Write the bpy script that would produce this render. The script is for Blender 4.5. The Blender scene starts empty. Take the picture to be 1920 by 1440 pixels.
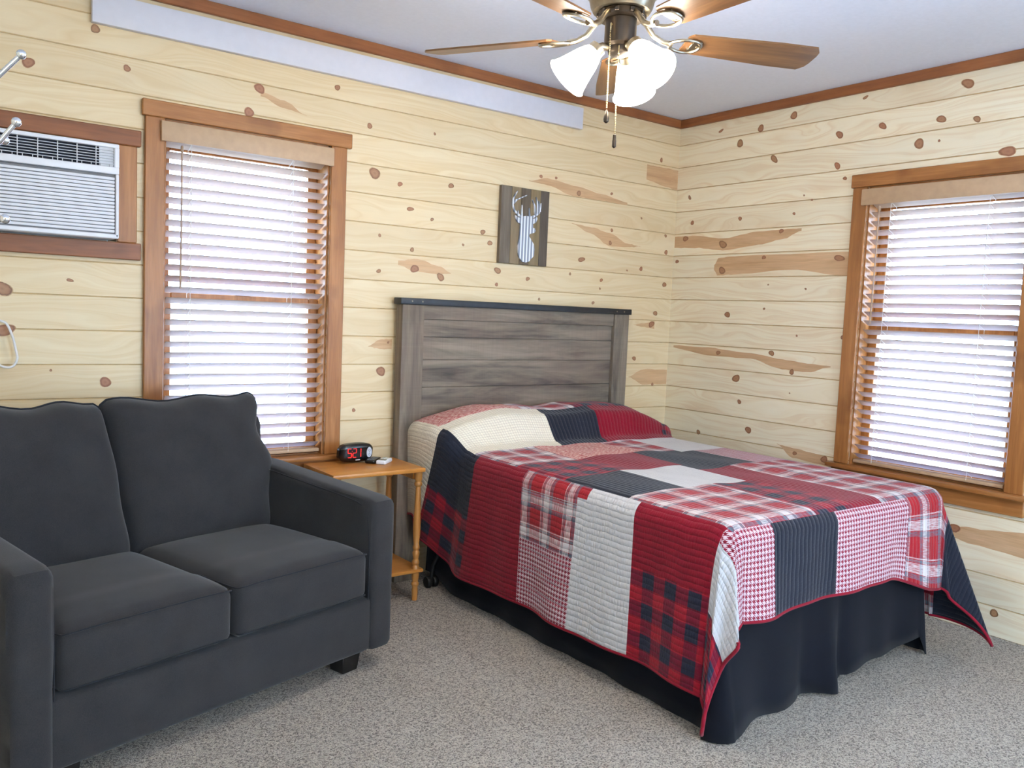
import bpy, bmesh, math, random
from mathutils import Vector, Matrix, Euler
random.seed(7)
PI = math.pi
scn = bpy.context.scene
COL = scn.collection

# ------------------------------------------------------------------ object helpers
def tag(o, label=None, cat=None, group=None, kind=None):
    if label: o['label'] = label
    if cat: o['category'] = cat
    if group: o['group'] = group
    if kind: o['kind'] = kind
    return o

def empty(name, loc=(0, 0, 0), rz=0.0):
    o = bpy.data.objects.new(name, None)
    o.empty_display_size = 0.05
    o.location = loc
    o.rotation_euler = (0, 0, rz)
    COL.objects.link(o)
    return o

def obj(name, bm, mats, parent=None, smooth=True, angle=40, label=None):
    me = bpy.data.meshes.new(name)
    bmesh.ops.recalc_face_normals(bm, faces=bm.faces)
    bm.to_mesh(me)
    bm.free()
    if not isinstance(mats, (list, tuple)):
        mats = [mats]
    for m in mats:
        me.materials.append(m)
    if smooth:
        me.polygons.foreach_set('use_smooth', [True] * len(me.polygons))
        try:
            me.set_sharp_from_angle(angle=math.radians(angle))
        except Exception:
            pass
    o = bpy.data.objects.new(name, me)
    COL.objects.link(o)
    if parent: o.parent = parent
    if label: o['label'] = label
    return o

def box(bm, c, s, bev=0.0, seg=2, mi=0, rot=None):
    """box centred at c with full size s"""
    r = bmesh.ops.create_cube(bm, size=1.0)
    vs = r['verts']
    for v in vs:
        v.co = Vector((v.co.x * s[0], v.co.y * s[1], v.co.z * s[2]))
    fs = list({f for v in vs for f in v.link_faces})
    for f in fs: f.material_index = mi
    if bev > 0:
        es = list({e for v in vs for e in v.link_edges})
        r = bmesh.ops.bevel(bm, geom=es, offset=bev, segments=seg, affect='EDGES', profile=0.5)
        vs = list({v for v in r['verts']} | {v for v in vs if v.is_valid})
        for f in {f for v in vs for f in v.link_faces}: f.material_index = mi
    M = Matrix.Translation(Vector(c))
    if rot is not None: M = M @ Euler(rot).to_matrix().to_4x4()
    for v in vs: v.co = M @ v.co
    return vs

def box2(bm, a, b, bev=0.0, seg=2, mi=0):
    c = [(a[i] + b[i]) / 2 for i in range(3)]
    s = [abs(b[i] - a[i]) for i in range(3)]
    return box(bm, c, s, bev, seg, mi)

def tube(bm, pts, r, n=10, mi=0, cap=True):
    pts = [Vector(p) for p in pts]
    rs = r if isinstance(r, (list, tuple)) else [r] * len(pts)
    rings = []
    up = Vector((0, 0, 1))
    prev = None
    for i, p in enumerate(pts):
        if i == 0: d = pts[1] - p
        elif i == len(pts) - 1: d = p - pts[i - 1]
        else: d = pts[i + 1] - pts[i - 1]
        d.normalize()
        if prev is None:
            a = d.cross(up)
            if a.length < 1e-3: a = d.cross(Vector((1, 0, 0)))
            a.normalize()
        else:
            a = prev - d * prev.dot(d)
            a.normalize()
        prev = a
        b = d.cross(a)
        rings.append([bm.verts.new(p + (a * math.cos(2 * PI * k / n) + b * math.sin(2 * PI * k / n)) * rs[i]) for k in range(n)])
    for i in range(len(rings) - 1):
        for k in range(n):
            f = bm.faces.new((rings[i][k], rings[i][(k + 1) % n], rings[i + 1][(k + 1) % n], rings[i + 1][k]))
            f.material_index = mi
    if cap:
        for rr in (rings[0][::-1], rings[-1]):
            f = bm.faces.new(rr); f.material_index = mi
    return rings

def loop_tube(bm, pts, r, n=8, mi=0):
    pts = [Vector(p) for p in pts]
    N = len(pts)
    rings = []
    for i, p in enumerate(pts):
        d = (pts[(i + 1) % N] - pts[i - 1]).normalized()
        a = d.cross(Vector((0, 0, 1)))
        if a.length < 0.2: a = d.cross(Vector((0, 1, 0)))
        a.normalize(); b = d.cross(a)
        rings.append([bm.verts.new(p + (a * math.cos(2 * PI * k / n) + b * math.sin(2 * PI * k / n)) * r) for k in range(n)])
    for i in range(N):
        j = (i + 1) % N
        for k in range(n):
            f = bm.faces.new((rings[i][k], rings[i][(k + 1) % n], rings[j][(k + 1) % n], rings[j][k]))
            f.material_index = mi

def lathe(bm, prof, c=(0, 0, 0), n=24, M=None, mi=0, cap=True):
    """prof: list of (r, z)"""
    c = Vector(c)
    rings = []
    for r, z in prof:
        ring = []
        for k in range(n):
            v = Vector((r * math.cos(2 * PI * k / n), r * math.sin(2 * PI * k / n), z))
            v = (M @ v) if M is not None else v
            ring.append(bm.verts.new(v + c))
        rings.append(ring)
    for i in range(len(rings) - 1):
        for k in range(n):
            f = bm.faces.new((rings[i][k], rings[i][(k + 1) % n], rings[i + 1][(k + 1) % n], rings[i + 1][k]))
            f.material_index = mi
    if cap:
        for rr in (rings[0][::-1], rings[-1]):
            f = bm.faces.new(rr); f.material_index = mi
    return rings

def sphere(bm, c, r, n=14, mi=0, sc=(1, 1, 1)):
    res = bmesh.ops.create_uvsphere(bm, u_segments=n, v_segments=n // 2 + 1, radius=1)
    for v in res['verts']:
        v.co = Vector((v.co.x * r * sc[0] + c[0], v.co.y * r * sc[1] + c[1], v.co.z * r * sc[2] + c[2]))
        for f in v.link_faces: f.material_index = mi

def rcube(bm, c, s, r, n=14, fn=None, mi=0):
    """rounded, subdivided block: centre c, full size s, corner radius r; fn(v, q) deforms (q in -1..1)"""
    old = set(bm.verts)
    res = bmesh.ops.create_cube(bm, size=2.0)
    es = list({e for v in res['verts'] for e in v.link_edges})
    bmesh.ops.subdivide_edges(bm, edges=es, cuts=n, use_grid_fill=True)
    vs = [v for v in bm.verts if v not in old]
    h = Vector(s) / 2
    for v in vs:
        q = v.co.copy()
        w = Vector([math.copysign(abs(x) ** 0.8, x) for x in q])
        p = Vector((w.x * h.x, w.y * h.y, w.z * h.z))
        k = Vector([max(-(h[i] - r), min(h[i] - r, p[i])) for i in range(3)])
        d = p - k
        if d.length > 1e-9:
            m = max(abs(d.x), abs(d.y), abs(d.z))
            d = d.normalized() * m
        p = k + d
        if fn: p = fn(p, q)
        v.co = p + Vector(c)
    for f in {f for v in vs for f in v.link_faces}: f.material_index = mi
    return vs

# ------------------------------------------------------------------ material helpers
def S(c):
    """sRGB 0-255 -> linear rgba"""
    o = []
    for x in c:
        x = x / 255.0
        o.append(x / 12.92 if x <= 0.04045 else ((x + 0.055) / 1.055) ** 2.4)
    return tuple(o) + (1.0,)

class NT:
    def __init__(s, name):
        s.m = bpy.data.materials.new(name)
        s.m.use_nodes = True
        s.t = s.m.node_tree
        s.t.nodes.clear()
        s.out = s.n('ShaderNodeOutputMaterial')
        s.b = s.n('ShaderNodeBsdfPrincipled')
        s.l(s.b.outputs[0], s.out.inputs[0])
    def n(s, typ, **kw):
        nd = s.t.nodes.new(typ)
        for k, v in kw.items(): setattr(nd, k, v)
        return nd
    def l(s, a, b): s.t.links.new(a, b)
    def put(s, sock, v):
        if isinstance(v, bpy.types.NodeSocket): s.l(v, sock)
        else: sock.default_value = v
    def math(s, op, a, b=0.0, c=0.0, clamp=False):
        nd = s.n('ShaderNodeMath', operation=op, use_clamp=clamp)
        s.put(nd.inputs[0], a); s.put(nd.inputs[1], b)
        if len(nd.inputs) > 2: s.put(nd.inputs[2], c)
        return nd.outputs[0]
    def mix(s, f, a, b, typ='MIX'):
        nd = s.n('ShaderNodeMix', data_type='RGBA', blend_type=typ)
        s.put(nd.inputs[0], f); s.put(nd.inputs[6], a); s.put(nd.inputs[7], b)
        return nd.outputs[2]
    def ramp(s, f, stops, interp='LINEAR'):
        nd = s.n('ShaderNodeValToRGB')
        nd.color_ramp.interpolation = interp
        e = nd.color_ramp.elements
        while len(e) > 1: e.remove(e[0])
        e[0].position = stops[0][0]; e[0].color = stops[0][1]
        for p, c in stops[1:]:
            x = e.new(p); x.color = c
        s.put(nd.inputs[0], f)
        return nd.outputs[0]
    def coord(s, kind='Object'):
        return s.n('ShaderNodeTexCoord').outputs[kind]
    def mapping(s, v, scale=(1, 1, 1), loc=(0, 0, 0), rot=(0, 0, 0)):
        nd = s.n('ShaderNodeMapping')
        s.l(v, nd.inputs[0])
        nd.inputs['Scale'].default_value = scale
        nd.inputs['Location'].default_value = loc
        nd.inputs['Rotation'].default_value = rot
        return nd.outputs[0]
    def noise(s, v, scale, detail=3, rough=0.5, dist=0.0):
        nd = s.n('ShaderNodeTexNoise')
        s.l(v, nd.inputs['Vector'])
        nd.inputs['Scale'].default_value = scale
        nd.inputs['Detail'].default_value = detail
        nd.inputs['Roughness'].default_value = rough
        nd.inputs['Distortion'].default_value = dist
        return nd.outputs[0]
    def xyz(s, v):
        nd = s.n('ShaderNodeSeparateXYZ'); s.l(v, nd.inputs[0]); return nd.outputs
    def comb(s, x, y, z):
        nd = s.n('ShaderNodeCombineXYZ')
        s.put(nd.inputs[0], x); s.put(nd.inputs[1], y); s.put(nd.inputs[2], z)
        return nd.outputs[0]
    def bump(s, h, strength=0.3, dist=0.01):
        nd = s.n('ShaderNodeBump')
        nd.inputs['Strength'].default_value = strength
        nd.inputs['Distance'].default_value = dist
        s.l(h, nd.inputs['Height'])
        s.l(nd.outputs[0], s.b.inputs['Normal'])
        return nd.outputs[0]
    def base(s, c, rough=0.5, metal=0.0, spec=None, sheen=None):
        s.put(s.b.inputs['Base Color'], c)
        s.put(s.b.inputs['Roughness'], rough)
        s.b.inputs['Metallic'].default_value = metal
        if spec is not None: s.b.inputs['Specular IOR Level'].default_value = spec
        if sheen is not None:
            s.b.inputs['Sheen Weight'].default_value = sheen
            s.b.inputs['Sheen Roughness'].default_value = 0.5
        return s.m

def plain(name, c, rough=0.5, metal=0.0, spec=None, var=0.04, scale=30, bump=0.0):
    t = NT(name)
    v = t.coord()
    n = t.noise(v, scale, 3)
    c = S(c)
    lo = tuple(x * (1 - var * 2) for x in c[:3]) + (1,)
    hi = tuple(min(1, x * (1 + var * 2)) for x in c[:3]) + (1,)
    t.base(t.ramp(n, [(0.3, lo), (0.7, hi)]), rough, metal, spec)
    if bump: t.bump(n, bump, 0.003)
    return t.m

def emit(name, c, strength, base=(0.8, 0.8, 0.8, 1)):
    t = NT(name)
    t.b.inputs['Base Color'].default_value = base
    t.b.inputs['Emission Color'].default_value = c
    t.b.inputs['Emission Strength'].default_value = strength
    return t.m

# pale pine boards; grain runs along `axis` of the object, boards stacked in z
SEAM0, PITCH = 0.757 - 0.1275 * 6 + 0.008, 0.1275
def pine(name, axis, c1, c2, c3):
    t = NT(name)
    v = t.coord()
    x = t.xyz(v)
    row = t.math('FLOOR', t.math('DIVIDE', t.math('SUBTRACT', x[2], SEAM0), PITCH))
    wn = t.n('ShaderNodeTexWhiteNoise', noise_dimensions='1D')
    t.l(row, wn.inputs['W'])
    r = wn.outputs['Value']
    L = x[0] if axis == 'x' else x[1]
    # long boards: shift along the row by a random amount
    lu = t.math('ADD', L, t.math('MULTIPLY', r, 17.0))
    z = t.math('ADD', x[2], t.math('MULTIPLY', r, 5.0))
    vec = t.comb(t.math('MULTIPLY', lu, 0.9), z, r)
    bend = t.noise(t.comb(t.math('MULTIPLY', lu, 1.3), t.math('MULTIPLY', z, 5.0), r), 1.0, 2)
    zz = t.math('ADD', t.math('MULTIPLY', z, 26.0), t.math('MULTIPLY', bend, 9.0))
    g1 = t.noise(t.comb(t.math('MULTIPLY', lu, 0.8), zz, r), 2.0, 2, 0.5)
    g2 = t.noise(t.comb(t.math('MULTIPLY', lu, 4.0), t.math('MULTIPLY', z, 160.0), r), 1.0, 2, 0.6)
    lo = t.noise(t.comb(t.math('MULTIPLY', lu, 1.2), t.math('MULTIPLY', z, 3.5), r), 1.2, 2)
    col = t.ramp(g1, [(0.30, S(c1)), (0.50, S(c2)), (0.59, S(c3)), (0.68, S(c2)), (0.9, S(c1))])
    col = t.mix(t.math('MULTIPLY', t.ramp(lo, [(0.55, (0, 0, 0, 1)), (0.75, (1, 1, 1, 1))]), 0.35), col, S((205, 165, 118)))
    tone = t.math('ADD', 0.93, t.math('MULTIPLY', r, 0.10))
    fine = t.math('ADD', 0.97, t.math('MULTIPLY', g2, 0.06))
    k = t.math('MULTIPLY', tone, fine)
    col = t.mix(1.0, col, t.comb(k, k, k), 'MULTIPLY')
    t.base(col, 0.42, spec=0.35)
    t.bump(g2, 0.06, 0.002)
    return t.m

def wood(name, axis, cols, rough=0.42, scale=1.0, knots=0.0, spec=0.4):
    """stained wood with grain along axis of the object"""
    t = NT(name)
    v = t.coord()
    sc = {'x': (1.2, 14, 14), 'y': (14, 1.2, 14), 'z': (14, 14, 1.2)}[axis]
    m = t.mapping(v, scale=tuple(q * scale for q in sc))
    g = t.noise(m, 2.0, 4, 0.6, 0.6)
    m2 = t.mapping(v, scale=tuple(q * scale * (6 if q > 2 else 3) for q in sc))
    f = t.noise(m2, 2.0, 2, 0.6)
    big = t.noise(v, 3.0 * scale, 3, 0.6)
    col = t.ramp(g, [(0.25, S(cols[0])), (0.5, S(cols[1])), (0.75, S(cols[2]))])
    k = t.math('ADD', 0.82, t.math('MULTIPLY', f, 0.36))
    col = t.mix(1.0, col, t.comb(k, k, k), 'MULTIPLY')
    if knots:
        col = t.mix(t.math('MULTIPLY', t.ramp(big, [(0.56, (0, 0, 0, 1)), (0.7, (1, 1, 1, 1))]), knots), col, S(cols[3]))
    t.base(col, rough, spec=spec)
    t.bump(f, 0.08, 0.002)
    return t.m

# ------------------------------------------------------------------ materials
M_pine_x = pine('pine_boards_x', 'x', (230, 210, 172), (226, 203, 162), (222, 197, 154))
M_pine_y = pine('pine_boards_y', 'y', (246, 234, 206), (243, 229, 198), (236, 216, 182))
M_streak = wood('pine_heartwood', 'x', [(190, 148, 106), (206, 166, 124), (214, 178, 136)], 0.45, 1.0)
M_streak_y = wood('pine_heartwood_y', 'y', [(190, 150, 108), (206, 168, 128), (216, 180, 140)], 0.45, 1.0)
M_groove = plain('board_groove', (206, 178, 134), 0.7)
TRIM = [(136, 86, 42), (162, 106, 56), (182, 126, 72), (106, 62, 32)]
TRIMD = [(112, 64, 34), (134, 80, 44), (150, 92, 52), (84, 46, 26)]
M_trim_x = wood('stained_pine_x', 'x', TRIM, 0.35, 1.0, 0.6)
M_trim_y = wood('stained_pine_y', 'y', TRIM, 0.35, 1.0, 0.6)
M_trim_z = wood('stained_pine_z', 'z', TRIM, 0.35, 1.0, 0.6)
M_trimd_x = wood('dark_stained_pine_x', 'x', TRIMD, 0.4, 1.0, 0.6)
M_crown_x = wood('crown_pine_x', 'x', [(126, 76, 44), (148, 92, 54), (164, 106, 64), (98, 58, 34)], 0.4, 1.0, 0.5)
M_crown_y = wood('crown_pine_y', 'y', [(126, 76, 44), (148, 92, 54), (164, 106, 64), (98, 58, 34)], 0.4, 1.0, 0.5)
M_oak = wood('honey_oak', 'x', [(176, 112, 48), (196, 132, 62), (208, 146, 74)], 0.3, 1.4)
M_oak_z = wood('honey_oak_turned', 'z', [(160, 104, 48), (184, 126, 64), (200, 142, 78)], 0.3, 1.4)
M_ceiling = plain('ceiling_paint', (228, 232, 244), 0.9, spec=0.1, var=0.01, scale=60, bump=0.03)  # cool tint stands in for bluish daylight bounced onto the ceiling
M_white_board = plain('white_painted_board', (216, 214, 220), 0.5, var=0.01)
M_plain_wall = plain('outer_wall', (170, 150, 120), 0.8)
M_black = plain('black_plastic', (14, 14, 17), 0.25, spec=0.6)
M_black_rub = plain('black_rubber', (10, 10, 12), 0.6)
M_white_pl = plain('white_plastic', (236, 236, 238), 0.35, var=0.01)
M_ac_white = plain('warm_white_plastic', (232, 230, 232), 0.4, var=0.01)
M_ac_grey = plain('grey_grille_plastic', (206, 206, 208), 0.45, var=0.02)
M_ac_dark = plain('dark_inside', (22, 26, 40), 0.8)
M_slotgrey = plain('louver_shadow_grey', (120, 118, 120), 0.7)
M_lcd = plain('lcd_grey', (96, 100, 92), 0.2)
M_chrome = plain('chrome', (225, 228, 235), 0.12, 1.0, var=0.01)
M_nickel = plain('brushed_pewter', (150, 140, 122), 0.32, 1.0, var=0.05, scale=80)
M_nickel_d = plain('dark_pewter', (78, 70, 62), 0.4, 1.0, var=0.05)
M_chain = plain('brass_bead_chain', (214, 196, 150), 0.25, 1.0)
M_blade = wood('walnut_blade', 'x', [(84, 58, 36), (112, 78, 48), (134, 98, 62)], 0.35, 1.2)
M_blind = None
M_cord = plain('white_cord', (232, 228, 220), 0.6)
M_cable = plain('white_cable', (226, 220, 216), 0.5)
M_iron = plain('black_iron_strip', (40, 42, 46), 0.45, 0.3, var=0.1)
M_mattress = plain('mattress_ticking', (214, 214, 216), 0.9)
M_boxspring = plain('dark_box_spring', (44, 45, 52), 0.9)
M_led = emit('red_led', (1.0, 0.02, 0.015, 1), 1.5, (.02, .0, .0, 1))
M_deer_metal = None
M_glass_shade = emit('lit_frosted_glass', (1.0, 0.89, 0.74, 1), 50.0)
M_snow = plain('outside_ground', (200, 205, 215), 0.9)

def knot_mat():
    t = NT('pine_knot')
    uv = t.n('ShaderNodeUVMap').outputs[0]
    x = t.xyz(uv)
    r = x[0]; rnd = x[1]
    nz = t.noise(t.coord(), 90, 2)
    rr = t.math('ADD', r, t.math('MULTIPLY', t.math('SUBTRACT', nz, 0.5), 0.35))
    a = t.ramp(rr, [(0.0, S((158, 118, 84))), (0.35, S((172, 132, 94))), (0.7, S((158, 114, 80))), (0.86, S((112, 80, 56))), (0.97, S((190, 156, 112)))])
    b = t.ramp(rr, [(0.0, S((158, 104, 76))), (0.5, S((172, 118, 86))), (0.85, S((138, 86, 60))), (1.0, S((196, 150, 110)))])
    t.base(t.mix(rnd, a, b), 0.5)
    return t.m
M_knot = knot_mat()

def headboard_mat(name, axis):
    t = NT(name)
    v = t.coord()
    sc = {'x': (1, 9, 9), 'z': (9, 9, 1)}[axis]
    m = t.mapping(v, scale=sc)
    g = t.noise(m, 1.6, 5, 0.62, 0.5)
    m2 = t.mapping(v, scale=tuple(q * (9 if q > 2 else 3) for q in sc))
    f = t.noise(m2, 2.0, 2, 0.6)
    b = t.noise(v, 2.6, 3, 0.6)
    saw = t.noise(t.mapping(v, scale=(160, 2, 2) if axis == 'x' else (2, 2, 160)), 1.0, 1)
    col = t.ramp(g, [(0.30, S((58, 56, 55))), (0.44, S((104, 95, 84))), (0.6, S((134, 122, 107))), (0.8, S((150, 138, 122)))])
    col = t.mix(t.math('MULTIPLY', t.ramp(b, [(0.45, (0, 0, 0, 1)), (0.7, (1, 1, 1, 1))]), 0.45), col, S((122, 100, 88)))
    k = t.math('ADD', 0.74, t.math('ADD', t.math('MULTIPLY', f, 0.34), t.math('MULTIPLY', saw, 0.16)))
    col = t.mix(1.0, col, t.comb(k, k, k), 'MULTIPLY')
    t.base(col, 0.6, spec=0.25)
    t.bump(saw, 0.08, 0.002)
    return t.m
M_hb_x = headboard_mat('greyed_barnwood_x', 'x')
M_hb_z = headboard_mat('greyed_barnwood_z', 'z')

def fabric(name, c, c2, rough=0.95, sheen=0.3, scale=500, bump=0.25):
    t = NT(name)
    v = t.coord()
    n = t.noise(v, scale, 2, 0.7)
    b = t.noise(v, 9, 3, 0.6)
    mm = t.math('ADD', t.math('MULTIPLY', n, 0.6), t.math('MULTIPLY', b, 0.4))
    t.base(t.ramp(mm, [(0.35, S(c)), (0.65, S(c2))]), rough, spec=0.15, sheen=sheen)
    t.bump(n, bump, 0.002)
    return t.m
M_sofa = fabric('charcoal_chenille', (40, 39, 41), (53, 52, 53), sheen=0.15)
M_piping = fabric('charcoal_piping', (30, 31, 36), (40, 41, 46), sheen=0.1)
M_skirt = fabric('black_navy_cotton', (14, 15, 22), (20, 22, 30), sheen=0.05, scale=900, bump=0.1)
M_foot = plain('sofa_foot_black', (20, 17, 16), 0.4)

def carpet_mat():
    t = NT('speckled_carpet')
    v = t.coord()
    warp = t.noise(v, 60, 2)
    vec = t.mix(0.012, v, t.n('ShaderNodeTexNoise').outputs[1]) if False else v
    vo = t.n('ShaderNodeTexVoronoi', feature='F1')
    t.l(vec, vo.inputs['Vector']); vo.inputs['Scale'].default_value = 230
    vo.inputs['Randomness'].default_value = 1.0
    n1 = t.noise(v, 290, 3, 0.7)
    n2 = t.noise(v, 75, 3, 0.65)
    n3 = t.noise(v, 3.5, 3, 0.6)
    wn = t.xyz(vo.outputs['Color'])
    col = t.ramp(t.math('ADD', t.math('MULTIPLY', n1, 0.65), t.math('MULTIPLY', wn[0], 0.35)),
                 [(0.29, S((96, 85, 74))), (0.41, S((168, 154, 138))), (0.52, S((212, 199, 182))), (0.75, S((238, 227, 210)))])
    k = t.math('ADD', 0.76, t.math('ADD', t.math('MULTIPLY', n2, 0.28), t.math('MULTIPLY', n3, 0.20)))
    col = t.mix(1.0, col, t.comb(k, k, k), 'MULTIPLY')
    t.base(col, 1.0, spec=0.05, sheen=0.2)
    h = t.math('ADD', t.math('MULTIPLY', n1, 1.0), t.math('MULTIPLY', vo.outputs['Distance'], -0.8))
    h = t.math('ADD', h, t.math('MULTIPLY', n2, 0.8))
    t.bump(h, 0.9, 0.012)
    return t.m
M_carpet = carpet_mat()

def blind_mat():
    t = NT('faux_wood_slat')
    v = t.coord()
    n = t.noise(t.mapping(v, scale=(3, 40, 40)), 2, 3)
    col = t.ramp(n, [(0.3, S((186, 150, 112))), (0.7, S((202, 168, 130)))])
    t.base(col, 0.45, spec=0.3)
    tr = t.n('ShaderNodeBsdfTranslucent')
    tr.inputs[0].default_value = S((214, 216, 236))  # bluish transmission stands in for window glare over the tan slats
    ms = t.n('ShaderNodeMixShader')
    ms.inputs[0].default_value = 0.30
    t.l(t.b.outputs[0], ms.inputs[1]); t.l(tr.outputs[0], ms.inputs[2])
    t.l(ms.outputs[0], t.out.inputs[0])
    return t.m
M_blind = blind_mat()
M_valance = plain('tan_valance', (190, 158, 124), 0.5, var=0.03)

def pane_mat():
    t = NT('window_glass')
    t.t.nodes.remove(t.b)
    tr = t.n('ShaderNodeBsdfTransparent')
    tr.inputs[0].default_value = (0.97, 0.98, 0.98, 1)
    gl = t.n('ShaderNodeBsdfGlossy')
    gl.inputs['Roughness'].default_value = 0.02
    ms = t.n('ShaderNodeMixShader'); ms.inputs[0].default_value = 0.05
    t.l(tr.outputs[0], ms.inputs[1]); t.l(gl.outputs[0], ms.inputs[2])
    t.l(ms.outputs[0], t.out.inputs[0])
    return t.m
M_pane = pane_mat()

def deer_metal():
    t = NT('corrugated_tin')
    x = t.xyz(t.coord())
    w = t.math('FRACT', t.math('DIVIDE', t.math('ADD', x[0], 1.1205), 0.0195))
    col = t.ramp(w, [(0.0, S((236, 238, 242))), (0.2, S((240, 240, 244))), (0.34, S((150, 156, 168))), (0.6, S((112, 118, 130))), (0.84, S((168, 174, 184))), (1.0, S((236, 238, 242)))])
    t.base(col, 0.4, 0.0)
    return t.m
M_deer_metal = deer_metal()

# quilt patches, UV in metres
def quilt(name, kind):
    t = NT(name)
    uv = t.n('ShaderNodeUVMap').outputs[0]
    x = t.xyz(uv)
    u, w = x[0], x[1]
    nz = t.noise(uv, 260, 2, 0.7)
    nb = t.noise(uv, 14, 3, 0.6)
    def band(c, period, lo, hi, off=0.0):
        f = t.math('FRACT', t.math('DIVIDE', t.math('ADD', c, 50 * period + off), period))
        return t.math('MULTIPLY', t.math('GREATER_THAN', f, lo), t.math('LESS_THAN', f, hi))
    if kind == 'red': col = t.mix(nb, S((118, 12, 32)), S((142, 18, 40)))
    elif kind == 'black': col = t.mix(nb, S((28, 31, 42)), S((40, 43, 54)))
    elif kind == 'white': col = t.mix(nb, S((196, 194, 197)), S((216, 214, 213)))
    elif kind == 'cream':
        col = t.mix(nb, S((226, 215, 192)), S((238, 230, 210)))
        g = t.math('MAXIMUM', band(u, 0.0125, 0.0, 0.16), band(w, 0.0125, 0.0, 0.16))
        col = t.mix(t.math('MULTIPLY', g, 0.5), col, S((166, 146, 130)))
    elif kind == 'buffalo':
        a = band(u, 0.105, 0.0, 0.5); b = band(w, 0.105, 0.0, 0.5, 0.03)
        sm = t.math('ADD', a, b)
        col = t.ramp(t.math('MULTIPLY', sm, 0.5), [(0.0, S((154, 26, 42))), (0.3, S((112, 22, 44))), (0.8, S((36, 40, 58)))], 'CONSTANT')
    elif kind == 'tartan':
        P = 0.135
        def yarn(c, off):
            g = band(c, P, 0.42, 0.54, off)
            wt = t.math('MAXIMUM', band(c, P, 0.56, 0.80, off), band(c, P, 0.90, 0.93, off))
            g2 = band(c, P, 0.82, 0.88, off)
            cc = t.mix(wt, S((158, 30, 40)), S((212, 202, 202)))
            cc = t.mix(g, cc, S((98, 104, 118)))
            return t.mix(g2, cc, S((120, 122, 132)))
        A = yarn(u, 0.02); B = yarn(w, 0.05)
        tw = t.noise(t.mapping(uv, scale=(25, 420, 1)), 1.0, 1, 0.5)
        f = t.ramp(tw, [(0.42, (0.25,) * 3 + (1,)), (0.58, (0.75,) * 3 + (1,))])
        col = t.mix(f, A, B)
    elif kind == 'hound':
        P = 0.0165
        A = band(u, P, 0.0, 0.5); B = band(w, P, 0.0, 0.5)
        tw = band(t.math('ADD', u, w), P / 2, 0.0, 0.5)
        same = t.math('MULTIPLY', A, B)
        diff = t.math('ABSOLUTE', t.math('SUBTRACT', A, B))
        r = t.math('ADD', same, t.math('MULTIPLY', diff, tw))
        col = t.mix(r, S((206, 184, 190)), S((138, 34, 54)))
    elif kind == 'weave':   # loose red and white stripe on the pillow
        g = t.noise(t.mapping(uv, scale=(60, 260, 1)), 1.0, 2)
        col = t.ramp(g, [(0.40, S((170, 70, 72))), (0.52, S((206, 140, 130))), (0.62, S((226, 200, 186)))])
    k = t.math('ADD', 0.90, t.math('MULTIPLY', nz, 0.2))
    col = t.mix(1.0, col, t.comb(k, k, k), 'MULTIPLY')
    t.base(col, 0.95, spec=0.1, sheen=0.15)
    # channels stitched about every two centimetres, slightly wavering, with puckers
    per = 0.0125 if kind in ('cream', 'white') else 0.021
    wob = t.noise(t.mapping(uv, scale=(3, 9, 1)), 1.5, 2)
    uu = t.math('ADD', u, t.math('MULTIPLY', wob, 0.012))
    s1 = t.math('ABSOLUTE', t.math('SINE', t.math('MULTIPLY', uu, PI / 0.021)))
    s1 = t.math('POWER', s1, 0.6)
    puck = t.noise(t.mapping(uv, scale=(55, 150, 1)), 1.0, 2)
    h = t.math('ADD', s1, t.math('MULTIPLY', puck, 0.7))
    if kind in ('cream', 'white'):
        s2 = t.math('ABSOLUTE', t.math('SINE', t.math('MULTIPLY', w, PI / 0.0125)))
        h = t.math('ADD', h, t.math('MULTIPLY', t.math('POWER', s2, 0.6), 0.45))
    t.bump(h, 0.75, 0.004)
    return t.m
QK = ['red', 'black', 'white', 'cream', 'buffalo', 'tartan', 'hound', 'weave']
M_quilt = [quilt('quilt_' + k, k) for k in QK]
M_binding = fabric('maroon_binding', (120, 16, 34), (144, 24, 44), sheen=0.1, scale=900)

# ------------------------------------------------------------------ the room
H = 2.44
X0, Y0 = -4.75, -5.6        # left wall, wall behind the camera
seams = [SEAM0 + PITCH * k for k in range(-1, 22)]

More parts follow.
